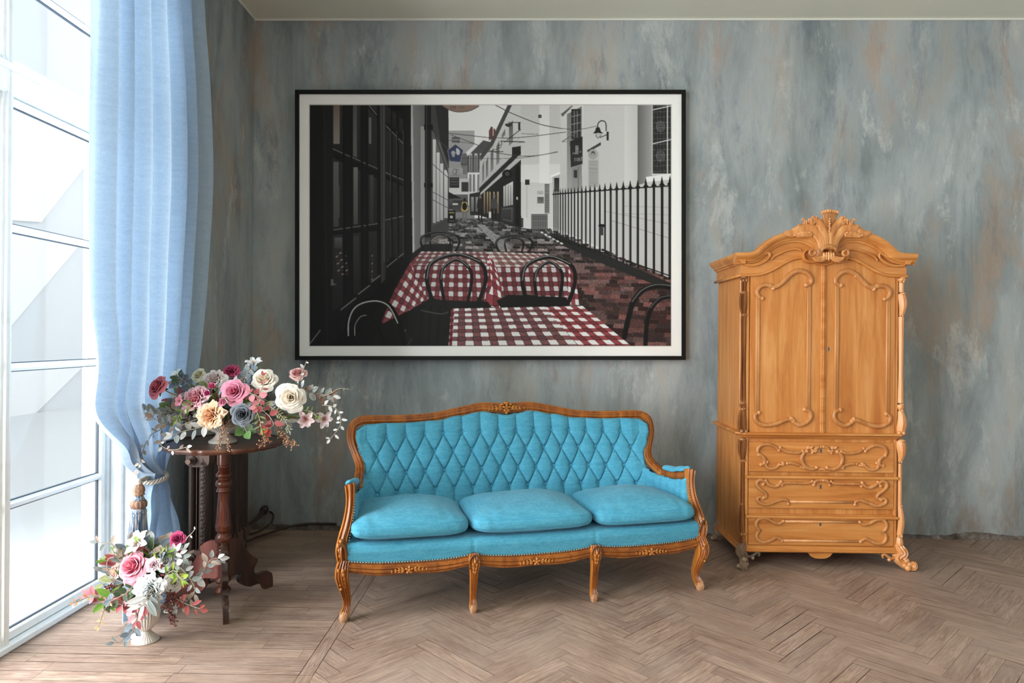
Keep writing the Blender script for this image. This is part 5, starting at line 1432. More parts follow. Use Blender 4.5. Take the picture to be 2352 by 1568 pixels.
def pipes():
    b = MB()
    b.tube(cr([(-1.70, 4.02, .135), (-1.70, 4.12, .135), (-1.70, 4.30, .13), (-1.735, 4.545, .135)], 6), .014, 10, hint=(0, 0, 1))
    b.tube([(-1.70, 4.10, .135), (-1.70, 4.13, .135)], .022, 12, hint=(0, 0, 1)); b.tube([(-1.728, 4.51, .134), (-1.735, 4.55, .135)], .026, 14, hint=(0, 0, 1))
    b.tube(cr([(-1.68, 4.06, .10), (-1.64, 4.20, .085), (-1.63, 4.38, .09), (-1.66, 4.50, .11), (-1.70, 4.545, .12)], 6), .007, 8, hint=(0, 0, 1))
    b.tube(cr([(-1.69, 4.05, .09), (-1.68, 4.12, .05), (-1.66, 4.3, .03), (-1.5, 4.53, .04), (-1.25, 4.538, .045)], 6), .008, 8, hint=(0, 0, 1))
    o = b.build('heating_pipe', M_iron); tag(o, 'rusty old heating pipes running from radiator to the wall by the corner', 'pipe')
pipes()

# ------------------------------------------------------------------ tripod table
TY = 3.29; _p = at(514, 1100, TY); TX = _p.x; TZ = .782
table = empty('pedestal_table', (TX, TY, 0)); tag(table, 'dark mahogany tripod table with a scalloped round top and turned column', 'table')
b = MB(); seg = 180; R0 = .282
def rim(a, r):
    lob = abs(math.sin(a*6)); return r*(1-.05*(1-lob)**3) + .004*math.cos(a*12)
prof = [(0, -.022), (.80, -.022), (.93, -.020), (.965, -.014), (.975, -.008), (.995, -.006), (1.0, 0), (.985, .006), (.965, .005), (.955, .000), (.94, .0), (.5, .0), (0, .0)]
v = []; m_ = len(prof)
for k in range(seg):
    a = 2*PI*k/seg
    for r, z in prof: rr = rim(a, R0*r) if r > .7 else R0*r; v.append((rr*math.cos(a), rr*math.sin(a), TZ-.002+z))
b.add(v, [(k*m_+i, ((k+1) % seg)*m_+i, ((k+1) % seg)*m_+i+1, k*m_+i+1) for k in range(seg) for i in range(m_-1)])
b.build('table_top', M_tabletop, table, sharp=50)
K1 = TY/1568/3.407
zc = lambda y: EYE-(980+y/3.407-769.5)*TY/1568
CPF = [(190, 48), (215, 50), (300, 50), (306, 44), (320, 44), (326, 40), (335, 46), (345, 38), (360, 46), (372, 58), (385, 61), (395, 56), (405, 42), (415, 40), (428, 56), (450, 63), (468, 58), (480, 44), (492, 50), (508, 57), (520, 46), (532, 42), (600, 45), (700, 52), (760, 57), (780, 62), (790, 62), (796, 59), (818, 58), (824, 46), (838, 40), (850, 50), (865, 59), (885, 63), (905, 58), (925, 45), (935, 40), (945, 50), (958, 40), (972, 50), (984, 40), (1000, 48), (1012, 55), (1022, 44), (1060, 38), (1180, 38), (1195, 56), (1212, 62), (1228, 50), (1238, 28), (1256, 28), (1272, 50), (1292, 59), (1312, 48), (1325, 18), (1348, 8), (1349, 0)]
b = MB(); b.lathe([(0, TZ-.02)]+[(r*K1, min(zc(y), TZ-.02)) for y, r in CPF], 40); b.build('column', M_tablewood, table, sharp=40)
LEGO = [(.022, .305), (.07, .300), (.105, .275), (.098, .240), (.118, .232), (.135, .205), (.178, .165), (.158, .120), (.175, .092), (.235, .090), (.262, .070), (.268, .0), (.222, .0), (.212, .028), (.185, .038), (.140, .038), (.098, .060), (.080, .092), (.092, .118), (.022, .118)]
d0 = Vector((-1.343-TX, 3.066-TY, 0)); ang0 = math.atan2(d0.y, d0.x)
for k, m in ((0, M_legdark), (1, M_legdark), (2, M_redwood)):
    a = ang0+k*2*PI/3; ca, sa = math.cos(a), math.sin(a)
    sc = d0.length/.245
    out = cr(LEGO[:10], 4)[:-1]+cr(LEGO[9:12], 3)+[LEGO[12]]+cr(LEGO[13:], 4)
    n = len(out); v = []; th = .013
    for s_, ins in ((-th, .003), (-th+.003, 0), (th-.003, 0), (th, .003)):
        for i, (r, z) in enumerate(out):
            p0, p1 = out[i-1], out[(i+1) % n]; tx, tz = p1[0]-p0[0], p1[1]-p0[1]; L = math.hypot(tx, tz) or 1
            rr, zz = r-(-tz/L)*ins*-1*-1, z-(tx/L)*ins*-1*-1
            if z > .001: rr, zz = r+tz/L*-ins*-1*-1, max(0, z-tx/L*-ins*-1)
            else: rr, zz = r, 0
            rr *= sc
            v.append((rr*ca-s_*sa, rr*sa+s_*ca, zz))
    f = [(j*n+i, j*n+(i+1) % n, (j+1)*n+(i+1) % n, (j+1)*n+i) for j in range(3) for i in range(n)]
    f += [tuple(range(n))[::-1], tuple(range(3*n, 4*n))]
    b = MB(); b.add(v, f); o = b.build('leg', m, table, sharp=40)
    if m is M_redwood:
        o['label'] = 'leg with a reddish bare face'; o.data.materials.clear(); o.data.materials.append(M_redwood)
# ------------------------------------------------------------------ urns
def urn(name, loc, prof, flutes, frng, label, depth=.10, foot_fl=None):
    root = empty(name, loc); tag(root, label, 'vase', None)
    zf = foot_fl
    b = MB(); b.lathe([p for p in prof if p[1] >= zf-.001], 192, (0, 0, 0), flutes, depth, None, frng); b.build('bowl', M_urn, root)
    b = MB(); b.lathe([p for p in prof if p[1] <= zf+.001], 192, (0, 0, 0), flutes if frng[0] < .03 else 0, depth*.6, None, (.008, zf)); b.build('base', M_urn, root)
    return root
_u1 = at(512, 1010, TY-.015)
U1 = Vector((_u1.x, TY-.015, TZ-.001))
urn('footed_bowl', U1, [(0, 0), (.064, 0), (.065, .010), (.060, .014), (.048, .020), (.036, .032), (.030, .044), (.034, .050), (.052, .058), (.074, .074), (.090, .094), (.096, .112), (.102, .118), (.101, .122), (.090, .118), (.07, .10), (0, .098)], 40, (.052, .112), 'wide ribbed cream ceramic bowl on a foot, holding the large bouquet on the table', .10, .044)
U2 = Vector((-1.600, 2.875, 0))
_q = at(334, 1473, 2.875); U2.x = _q.x
urn('fluted_vase', U2, [(0, 0), (.054, 0), (.055, .005), (.050, .009), (.036, .022), (.024, .036), (.021, .044), (.024, .048), (.036, .058), (.050, .078), (.057, .105), (.058, .135), (.057, .165), (.060, .185), (.063, .19), (.055, .188), (.045, .17), (0, .165)], 30, (.01, .18), 'cream fluted vase standing on the floor below the window', .09, .044)

# ------------------------------------------------------------------ flowers and foliage
def C3(r, g_, b_): return tuple(rgb(r, g_, b_)[:3])
def mixc(a, c, t): return tuple(x+(y-x)*t for x, y in zip(a, c))+(1.0,)
def frame_to(d):
    d = Vector(d).normalized(); t = Vector((0, 0, 1)) if abs(d.z) < .9 else Vector((1, 0, 0))
    x = t.cross(d).normalized(); y = d.cross(x); return Matrix((x, y, d)).transposed()
def bloom(mb, c, d, R, kind, cin, cout, seed):
    r = random.Random(seed); M3 = frame_to(d); c = Vector(c); cin, cout = C3(*cin), C3(*cout)
    if kind in ('rose', 'peony', 'bud'):
        n = {'rose': 24, 'peony': 44, 'bud': 9}[kind]; ruf = {'rose': .03, 'peony': .09, 'bud': .02}[kind]
        for k in range(n):
            o = (k/(n-1)); ph = k*2.399+r.uniform(-.15, .15)
            half = (1.45-.75*o) if kind != 'peony' else (.95-.45*o)*r.uniform(.8, 1.2)
            Rr = R*(.10+.84*o**.85)*r.uniform(.93, 1.05) if kind != 'bud' else R*(.25+.45*o)
            H = R*(.80-.30*o) if kind != 'bud' else R*(1.5-.2*o)
            p1, p2 = r.uniform(0, 6), r.uniform(0, 6); tl = r.uniform(-.12, .12); nu, nv = (9, 7) if R > .03 else (6, 5)
            vs = []; cs = []
            for j in range(nv+1):
                t = j/nv
                for i in range(nu+1):
                    s_ = i/nu*2-1; te = t*(1-.22*s_**4)
                    lip = max(0, (te-.68)/.32)**2
                    a = ph+s_*half*(.35+.65*math.sin(PI*min(.5, .12+.6*te)))
                    rho = Rr*te**.5*(1+tl*s_)+R*.16*o*lip+R*ruf*math.sin(5*s_+p1)*te*te
                    z = -R*.30*(1-te)**1.5+H*te-R*.30*o*lip-R*.06*s_*s_*te+R*ruf*math.sin(7*s_+p2)*te*te-(R*.12*o*te if kind != 'bud' else 0)
                    P_ = c+M3@Vector((rho*math.cos(a), rho*math.sin(a), z-R*.25))
                    vs.append(P_); e = max(lip, .55*abs(s_)**3*te)
                    cs.append(mixc(cin, cout, min(1, e*1.2+.15*r.random()+.25*o)))
            mb.add(vs, [(j*(nu+1)+i, j*(nu+1)+i+1, (j+1)*(nu+1)+i+1, (j+1)*(nu+1)+i) for j in range(nv) for i in range(nu)], cs)
    else:
        n = {'lily': 6, 'blossom': 5}[kind]
        for k in range(n):
            ph = 2*PI*k/n+r.uniform(-.2, .2); w = {'lily': .26, 'blossom': .42}[kind]; op = r.uniform(.75, 1.15); p1 = r.uniform(0, 6)
            vs = []; cs = []; nu, nv = 5, 8
            for j in range(nv+1):
                t = j/nv
                for i in range(nu+1):
                    s_ = i/nu*2-1; L = R*1.05*t
                    wd = R*w*math.sin(PI*min(.97, .08+.86*t))**.8
                    z = R*.55*math.sin(t*1.9)*(1.25-op*.6)-.10*R*(1-s_*s_)+R*.05*math.sin(4*t*3+p1+s_)
                    P_ = c+M3@Vector((math.cos(ph)*L*op*.9-math.sin(ph)*s_*wd, math.sin(ph)*L*op*.9+math.cos(ph)*s_*wd, z))
                    vs.append(P_); cs.append(mixc(cin, cout, min(1, t*2.2+.2*abs(s_))))
            mb.add(vs, [(j*(nu+1)+i, j*(nu+1)+i+1, (j+1)*(nu+1)+i+1, (j+1)*(nu+1)+i) for j in range(nv) for i in range(nu)], cs)
        for k in range(6):
            a = k*1.05; P_ = [tuple(c+M3@Vector((math.cos(a)*R*.12*t_, math.sin(a)*R*.12*t_, R*.42*t_))) for t_ in (0, .5, 1)]
            mb.tube(P_, R*.02, 4, hint=(1, 0, 0), color=C3(176, 150, 90)+(1,))
def leafm(mb, base, d, nrm, L, W, ct, cb, r, curl=.25):
    d = Vector(d).normalized(); nrm = Vector(nrm); x = d.cross(nrm)
    if x.length < .05: x = d.cross(Vector((.3, .7, .6)))
    x.normalize(); nn = x.cross(d); ct, cb = C3(*ct), C3(*cb); nu, nv = 4, 6; vs = []; cs = []; cv = r.uniform(-.3, 1)*curl; k = r.uniform(.85, 1.12)
    for j in range(nv+1):
        t = j/nv; w = W*.5*math.sin(PI*min(.985, .05+.93*t**.85))**.75
        for i in range(nu+1):
            s_ = i/nu*2-1
            vs.append(Vector(base)+d*(L*t)+x*(s_*w)+nn*(-cv*L*t*t+.18*w*abs(s_)))
            cs.append(mixc(tuple(q*k for q in ct), cb, min(1, (abs(s_)**3)*.55+(.3 if i == 2 else 0))))
    mb.add(vs, [(j*(nu+1)+i, j*(nu+1)+i+1, (j+1)*(nu+1)+i+1, (j+1)*(nu+1)+i) for j in range(nv) for i in range(nu)], cs)
GREY = ((112, 124, 124), (206, 204, 196)); SILV = ((176, 178, 176), (226, 224, 218)); GREEN = ((94, 128, 48), (150, 172, 84)); DKGR = ((58, 76, 50), (110, 124, 92))
RED = ((140, 62, 66), (196, 120, 120)); TAUPE = ((150, 130, 116), (210, 196, 182)); BLUEG = ((92, 106, 118), (160, 170, 178)); PINKL = ((190, 112, 122), (226, 170, 172)); OLIVE = ((120, 126, 78), (176, 176, 128)); BROWN = ((96, 74, 64), (160, 132, 114)); PEACH = ((222, 160, 110), (240, 196, 150))
KIND = {'round': .85, 'oval': .55, 'lance': .28}
def spray(name, label, pts, kind, L, n, cols, seed, dY, cat='foliage', stemc=(150, 140, 124), r0=.0022, opposite=False, twig=False):
    """pts: traced (x, y) with depth dY(start, end)"""
    n = int(n*1.35) if n > 5 else n
    r = random.Random(seed); m = len(pts)
    P_ = [tuple(at(x, y, dY[0]+(dY[1]-dY[0])*i/(m-1))) for i, (x, y) in enumerate(pts)]
    P_ = [Vector(p) for p in cr(P_, 8)]; org = P_[0]
    root = empty(name, org); tag(root, label, cat)
    b = MB(); q = [p-org for p in P_]; nn = len(q); sc_ = C3(*stemc)+(1,)
    b.tube(q, [r0*(1.15-.6*i/nn) for i in range(nn)], 6, hint=(.3, .5, 1), color=sc_)
    lf = MB()
    for k in range(n):
        t = (k+.6)/n if not opposite else ((k//2)+.6)/math.ceil(n/2); f = min(nn-1.001, t*(nn-1)); i = int(f); p = q[i].lerp(q[i+1], f-i); T = (q[i+1]-q[i]).normalized()
        side = 1 if k % 2 else -1
        B = T.cross(Vector((r.uniform(-.5, .5), -1, r.uniform(-.5, .5)))).normalized()
        d = (T*r.uniform(.3, .8)+B*side*r.uniform(.6, 1.1)+Vector((r.uniform(-.3, .3), r.uniform(-.4, .3), r.uniform(-.3, .3)))).normalized()
        s_ = L*1.10*r.uniform(.72, 1.15)*(1-.25*t); pb = p+d*L*.18
        b.tube([p, pb], r0*.6, 4, hint=(.3, .5, 1), color=sc_)
        c = cols[r.randrange(len(cols))] if isinstance(cols[0][0], tuple) else cols
        leafm(lf, pb, d, Vector((r.uniform(-.6, .6), -1, r.uniform(-.3, .8))), s_, s_*KIND[kind]*r.uniform(.85, 1.1), c[0], c[1], r)
    if n:
        t = q[-1]-q[-2]; c = cols[0] if isinstance(cols[0][0], tuple) else cols
        if not twig: leafm(lf, q[-1], t, Vector((0, -1, .3)), L*.9, L*.9*KIND[kind], c[0], c[1], r)
    b.build('stem', M_stem, root)
    if n: lf.build('leaves', M_leaf, root)
    return root
def berries(name, label, pts, col, seed, dY, rr=.0042, n=34, spread=.016, cat='berries', stemc=(130, 96, 76)):
    r = random.Random(seed); m = len(pts)
    P_ = [Vector(p) for p in cr([tuple(at(x, y, dY[0]+(dY[1]-dY[0])*i/(m-1))) for i, (x, y) in enumerate(pts)], 6)]; org = P_[0]
    root = empty(name, org); tag(root, label, cat); q = [p-org for p in P_]; b = MB(); bb = MB(); sc_ = C3(*stemc)+(1,)
    b.tube(q, .0016, 5, hint=(.3, .5, 1), color=sc_)
    for k in range(n):
        f = (.25+.75*(k+.5)/n)*(len(q)-1.01); i = int(f); p = q[i].lerp(q[i+1], f-i)
        d = Vector((r.gauss(0, 1), r.gauss(0, 1), r.gauss(0, 1))).normalized()*spread*r.uniform(.4, 1)
        b.tube([p, p+d], .0008, 4, hint=(.3, .5, 1), color=sc_); _k = r.uniform(.7, 1.15); c = C3(*[x*_k for x in col])+(1,); s_ = rr*.78*r.uniform(.6, 1.15)
        bb.ball(p+d, (s_, s_, s_*1.2), 7, 5, c)
    b.build('stem', M_stem, root); o = bb.build('berries', M_leaf, root); o['kind'] = 'stuff'
def flower(name, label, px, py, rpx, Y, kind, cin, cout, seed, centre, look=None, cat='flower', stemc=(96, 110, 70)):
    p = at(px, py, Y); R = rpx*1.10*Y/F
    out = Vector(p)-Vector(centre); out.y *= .5
    d = look if look else (out.normalized()*.75+Vector((.15, -1.0, .35)).normalized())
    root = empty(name, p); tag(root, label, cat)
    b = MB(); bloom(b, (0, 0, 0), d, R, kind, cin, cout, seed); b.build('bloom', M_petal, root)
    dn = Vector(d).normalized(); b = MB(); r = random.Random(seed); e = Vector(centre)-p
    b.tube([tuple(v) for v in cr([tuple(-dn*R*.4), tuple(-dn*R*.9+e*.12), tuple(e*.55-dn*R*.3), tuple(e*.9)], 5)], .0024, 6, hint=(.3, .5, 1), color=C3(*stemc)+(1,)); 
    b.build('stem', M_stem, root)
    b = MB()
    for k in range(5):
        a = 2*PI*k/5; M3 = frame_to(d); dd = M3@Vector((math.cos(a), math.sin(a), -.1)); leafm(b, -dn*R*.42, dd, dn, R*.75, R*.26, (88, 112, 58), (140, 150, 100), r)
    b.build('sepals', M_leaf, root)
    return root
A0 = Vector((TX, TY, TZ+.13)); B0 = Vector((U2.x, U2.y, .22))
UP = [
 ('rose', 'dusty red rose drooping towards the curtain at the left end of the table bouquet', 361, 887, 26, 3.06, 'rose', (184, 78, 92), (214, 126, 132), (-.45, -.9, .55)),
 ('peony', 'pink and white ruffled peony left of the large pink rose on the table', 448, 914, 31, 3.15, 'peony', (226, 84, 126), (252, 226, 230), None),
 ('rose', 'large pink rose with pale-edged petals in the middle of the table bouquet', 538, 898, 29, 3.12, 'rose', (204, 82, 124), (236, 172, 192), (.05, -1, .35)),
 ('peony', 'peach-cream peony hanging over the rim of the ribbed bowl', 483, 954, 31, 3.11, 'peony', (240, 176, 112), (252, 232, 206), (-.1, -1, .15)),
 ('rose', 'dark grey rose with silvery petal edges above the bowl rim', 557, 952, 25, 3.08, 'rose', (40, 45, 54), (136, 142, 150), (.1, -1, .1)),
 ('rose', 'largest ivory white rose on the picture side of the table bouquet', 668, 912, 32, 3.14, 'rose', (238, 224, 200), (246, 243, 238), (.25, -1, .1)),
 ('rose', 'ivory rose at the crown of the bouquet above the big pink rose', 607, 871, 28, 3.20, 'rose', (240, 226, 202), (246, 242, 234), (.1, -.8, .6)),
 ('peony', 'white peony with a blush centre behind the striped peony', 490, 871, 26, 3.26, 'peony', (228, 196, 190), (242, 238, 234), (-.1, -.8, .6)),
 ('peony', 'magenta chrysanthemum peeking out behind the top of the bouquet', 530, 852, 19, 3.33, 'peony', (168, 40, 82), (214, 102, 140), (0, -.7, .7)),
 ('rose', 'pale cream-yellow flower between the curtain and the white peony', 456, 860, 17, 3.30, 'rose', (216, 206, 170), (236, 230, 204), (-.2, -.8, .6)),
 ('rosebud', 'small bright pink rosebud beside the striped peony', 490, 888, 10, 3.12, 'bud', (190, 50, 110), (224, 120, 160), (-.2, -1, .5)),
 ('rosebud', 'dark magenta rosebud tucked just below the bright pink bud', 480, 903, 9, 3.10, 'bud', (150, 34, 84), (206, 90, 140), (-.3, -1, .2)),
 ('rosebud', 'pale pink rosebud beneath the large pink rose', 515, 920, 13, 3.09, 'bud', (206, 110, 150), (236, 186, 200), (0, -1, -.2)),
 ('rose', 'small blush pink rose at the right shoulder of the table bouquet', 684, 857, 19, 3.27, 'rose', (206, 120, 128), (230, 196, 190), (.1, -.6, .7)),
 ('blossom', 'tiny white blossom standing up by the curtain edge', 408, 862, 15, 3.26, 'blossom', (226, 224, 200), (242, 242, 238), (-.3, -1, .4)),
 ('blossom', 'white magnolia-like blossom at the very top of the bouquet', 583, 836, 20, 3.30, 'lily', (210, 170, 170), (226, 228, 228), (0, -.6, .8)),
 ('blossom', 'pink and white orchid-like blossom below the largest ivory rose', 702, 962, 24, 3.18, 'lily', (190, 84, 110), (232, 208, 210), (.3, -1, -.2)),
 ('blossom', 'pink and white orchid-like blossom hanging near the table bouquet tip', 745, 962, 21, 3.22, 'lily', (200, 110, 130), (230, 214, 218), (.5, -1, -.1)),
 ('blossom', 'small pink flat flower at the left flank of the striped peony', 414, 920, 13, 3.10, 'blossom', (200, 100, 130), (230, 160, 176), (-.3, -1, 0)),
]
sd = 100
for nm, lb, x, y, rp, Y, kd, ci, co, lk in UP:
    sd += 1; flower(nm, lb, x, y, rp, Y, kd, ci, co, sd, A0, lk)
LOW = [
 ('rose', 'big pink rose at the window side of the floor bouquet', 305, 1300, 36, 2.80, 'rose', (206, 96, 124), (234, 166, 178), (-.25, -1, .5)),
 ('rose', 'small burgundy rose held up highest in the floor bouquet', 407, 1238, 19, 2.88, 'rose', (120, 22, 62), (176, 70, 108), (-.1, -.8, .5)),
 ('lily', 'white lily with a pink throat in front of the curtain tassel', 318, 1250, 31, 2.84, 'lily', (206, 90, 120), (242, 240, 240), (-.2, -.7, .6)),
 ('peony', 'white hydrangea-like bloom in the centre of the floor bouquet', 342, 1355, 33, 2.72, 'peony', (206, 210, 210), (238, 240, 240), (0, -1, .2)),
 ('peony', 'half-open white peony with pink base right of the big pink rose', 351, 1296, 16, 2.76, 'peony', (214, 150, 170), (242, 238, 240), (.1, -1, .5)),
 ('rose', 'white rose behind the half-open peony in the floor bouquet', 378, 1288, 21, 2.84, 'rose', (210, 214, 216), (240, 242, 242), (.2, -.8, .6)),
 ('rose', 'pale peach flower nearest the window frame in the floor bouquet', 264, 1312, 20, 2.84, 'rose', (240, 190, 170), (244, 232, 226), (-.6, -.8, .2)),
 ('rose', 'off-white rose at the table side of the floor bouquet', 398, 1338, 20, 2.78, 'rose', (206, 200, 190), (234, 232, 228), (.4, -1, .1)),
]
for nm, lb, x, y, rp, Y, kd, ci, co, lk in LOW:
    sd += 1; flower(nm, lb, x, y, rp, Y, kd, ci, co, sd, B0, lk)
SP = [  # name, label, points, kind, leaf length m, count, colours, depth
 ('eucalyptus_spray', 'silvery round-leaved spray reaching left over the table edge', [(440, 930), (400, 945), (360, 950), (325, 945)], 'round', .042, 16, [GREY, SILV, TAUPE], (3.2, 3.08)),
 ('eucalyptus_spray', 'taupe-tipped spray curling below the left end of the table bouquet', [(460, 945), (420, 968), (385, 975), (350, 958)], 'oval', .044, 12, [TAUPE, SILV], (3.2, 3.05)),
 ('twig', 'thin dark twig with small brown leaves against the curtain, leftmost in the bouquet', [(380, 930), (335, 945), (300, 935), (284, 905), (292, 880)], 'oval', .022, 9, [BROWN, TAUPE], (3.2, 3.12)),
 ('twig', 'bare forked twig rising in front of the curtain left of the red rose', [(330, 942), (318, 925), (305, 905), (296, 895), (290, 878)], 'oval', .016, 4, [BROWN], (3.15, 3.1)),
 ('trailing_vine', 'pale vine trailing from the bouquet down in front of the curtain tie', [(400, 960), (370, 985), (345, 1000), (330, 1030), (322, 1060), (316, 1080)], 'oval', .030, 11, [TAUPE, SILV], (3.15, 3.0)),
 ('trailing_vine', 'whitish vine looping along the front edge of the table top', [(452, 962), (400, 985), (375, 1005), (370, 1022), (395, 1033), (430, 1026)], 'oval', .028, 9, [SILV, TAUPE], (3.12, 2.97)),
 ('eucalyptus_spray', 'grey-white leafy spray lying across the front of the ribbed bowl left side', [(475, 975), (450, 984), (420, 990), (395, 1000)], 'oval', .042, 6, [SILV, GREY], (3.1, 3.04)),
 ('eucalyptus_spray', 'blue-grey leaf cluster above the striped peony by the cream flower', [(440, 890), (425, 876), (412, 868), (400, 880)], 'round', .036, 12, [BLUEG, DKGR, GREY], (3.25, 3.2)),
 ('eucalyptus_spray', 'blue-grey leaves beside the white magnolia-like top blossom', [(560, 890), (565, 865), (572, 852), (580, 848)], 'round', .034, 12, [BLUEG, GREY], (3.25, 3.24)),
 ('green_sprig', 'bright green sprig dropping left of the peach-cream peony', [(450, 925), (430, 935), (415, 950), (405, 965)], 'lance', .034, 10, [GREEN, OLIVE], (3.12, 3.05)),
 ('green_sprig', 'bright green sprig right of the dark grey rose', [(580, 930), (590, 945), (597, 965), (600, 985)], 'lance', .036, 7, [GREEN, OLIVE], (3.12, 3.05)),
 ('leaf_sprig', 'broad dark green leaves covering the right side of the bowl rim', [(560, 965), (562, 980), (566, 992)], 'round', .050, 5, [((70, 104, 50), (110, 140, 80)), DKGR], (3.12, 3.06)),
 ('red_leaf_cluster', 'round red leaves between the pink rose and the largest ivory rose', [(560, 900), (580, 905), (598, 915), (590, 935)], 'round', .034, 9, [RED, PINKL], (3.14, 3.08)),
 ('red_leaf_cluster', 'curled brick-red leaves hanging left of the dried berry sprays', [(600, 940), (618, 955), (628, 975), (615, 985)], 'oval', .046, 6, [((160, 60, 54), (190, 96, 88)), RED], (3.12, 3.06)),
 ('red_leaf_cluster', 'rusty leaves on a thin stem over the ivory crown rose', [(590, 925), (598, 900), (606, 880), (604, 862)], 'oval', .026, 6, [RED, ((176, 104, 78), (206, 150, 120))], (3.12, 3.1)),
 ('eucalyptus_spray', 'white-edged grey spray right of the largest ivory rose', [(690, 890), (715, 900), (740, 905), (765, 910)], 'oval', .040, 15, [SILV, GREY, BROWN], (3.2, 3.2)),
 ('twig', 'white frosted twig pointing up in front of the picture frame corner', [(683, 890), (690, 865), (698, 845), (704, 828)], 'oval', .022, 4, [SILV], (3.22, 3.2)),
 ('twig', 'forked pale twig sticking out farthest right of the table bouquet', [(740, 910), (762, 902), (780, 892), (803, 894)], 'oval', .014, 2, [TAUPE], (3.2, 3.2)),
 ('trailing_vine', 'frosted white vine hanging down at the far right of the table bouquet', [(740, 930), (768, 935), (782, 958), (780, 980), (758, 1009)], 'oval', .027, 9, [SILV], (3.2, 3.16)),
 ('green_sprig', 'fresh green sprig under the largest ivory rose', [(670, 930), (690, 940), (715, 945), (730, 958)], 'lance', .026, 10, [GREEN, OLIVE], (3.18, 3.16)),
 ('eucalyptus_spray', 'grey seeded sprig drooping beside the brick-red leaves', [(610, 925), (635, 945), (655, 965), (664, 990)], 'lance', .022, 22, [GREY, OLIVE], (3.12, 3.08)),
]
for i, (nm, lb, pts, kd, L, n, cols, dY) in enumerate(SP):
    spray(nm, lb, pts, kd, L, n, cols, 300+i, dY, twig=nm == 'twig')
berries('dried_berry_spray', 'tan dried berry spray hanging in front of the bowl foot', [(512, 955), (512, 985), (506, 1010), (500, 1032)], (190, 150, 120), 1, (3.12, 3.02), .0042, 44, .018)
berries('dried_berry_spray', 'short tan berry sprig crossing the bowl foot to the right', [(515, 975), (520, 1000), (523, 1018), (527, 1036)], (196, 156, 124), 2, (3.10, 3.0), .0036, 26, .014)
berries('dried_berry_spray', 'thick tan berry spray over the right front of the table top', [(585, 965), (600, 985), (612, 1005), (602, 1018)], (176, 128, 98), 3, (3.15, 3.05), .0046, 80, .030)
berries('dried_berry_spray', 'longest tan berry spray overhanging the right table edge', [(620, 965), (640, 990), (658, 1012), (674, 1024)], (190, 146, 112), 4, (3.15, 3.08), .0044, 80, .026)
berries('seed_sprig', 'tiny white seed sprig above the large pink rose', [(540, 885), (555, 872), (562, 868)], (214, 214, 206), 5, (3.2, 3.16), .0026, 26, .016)
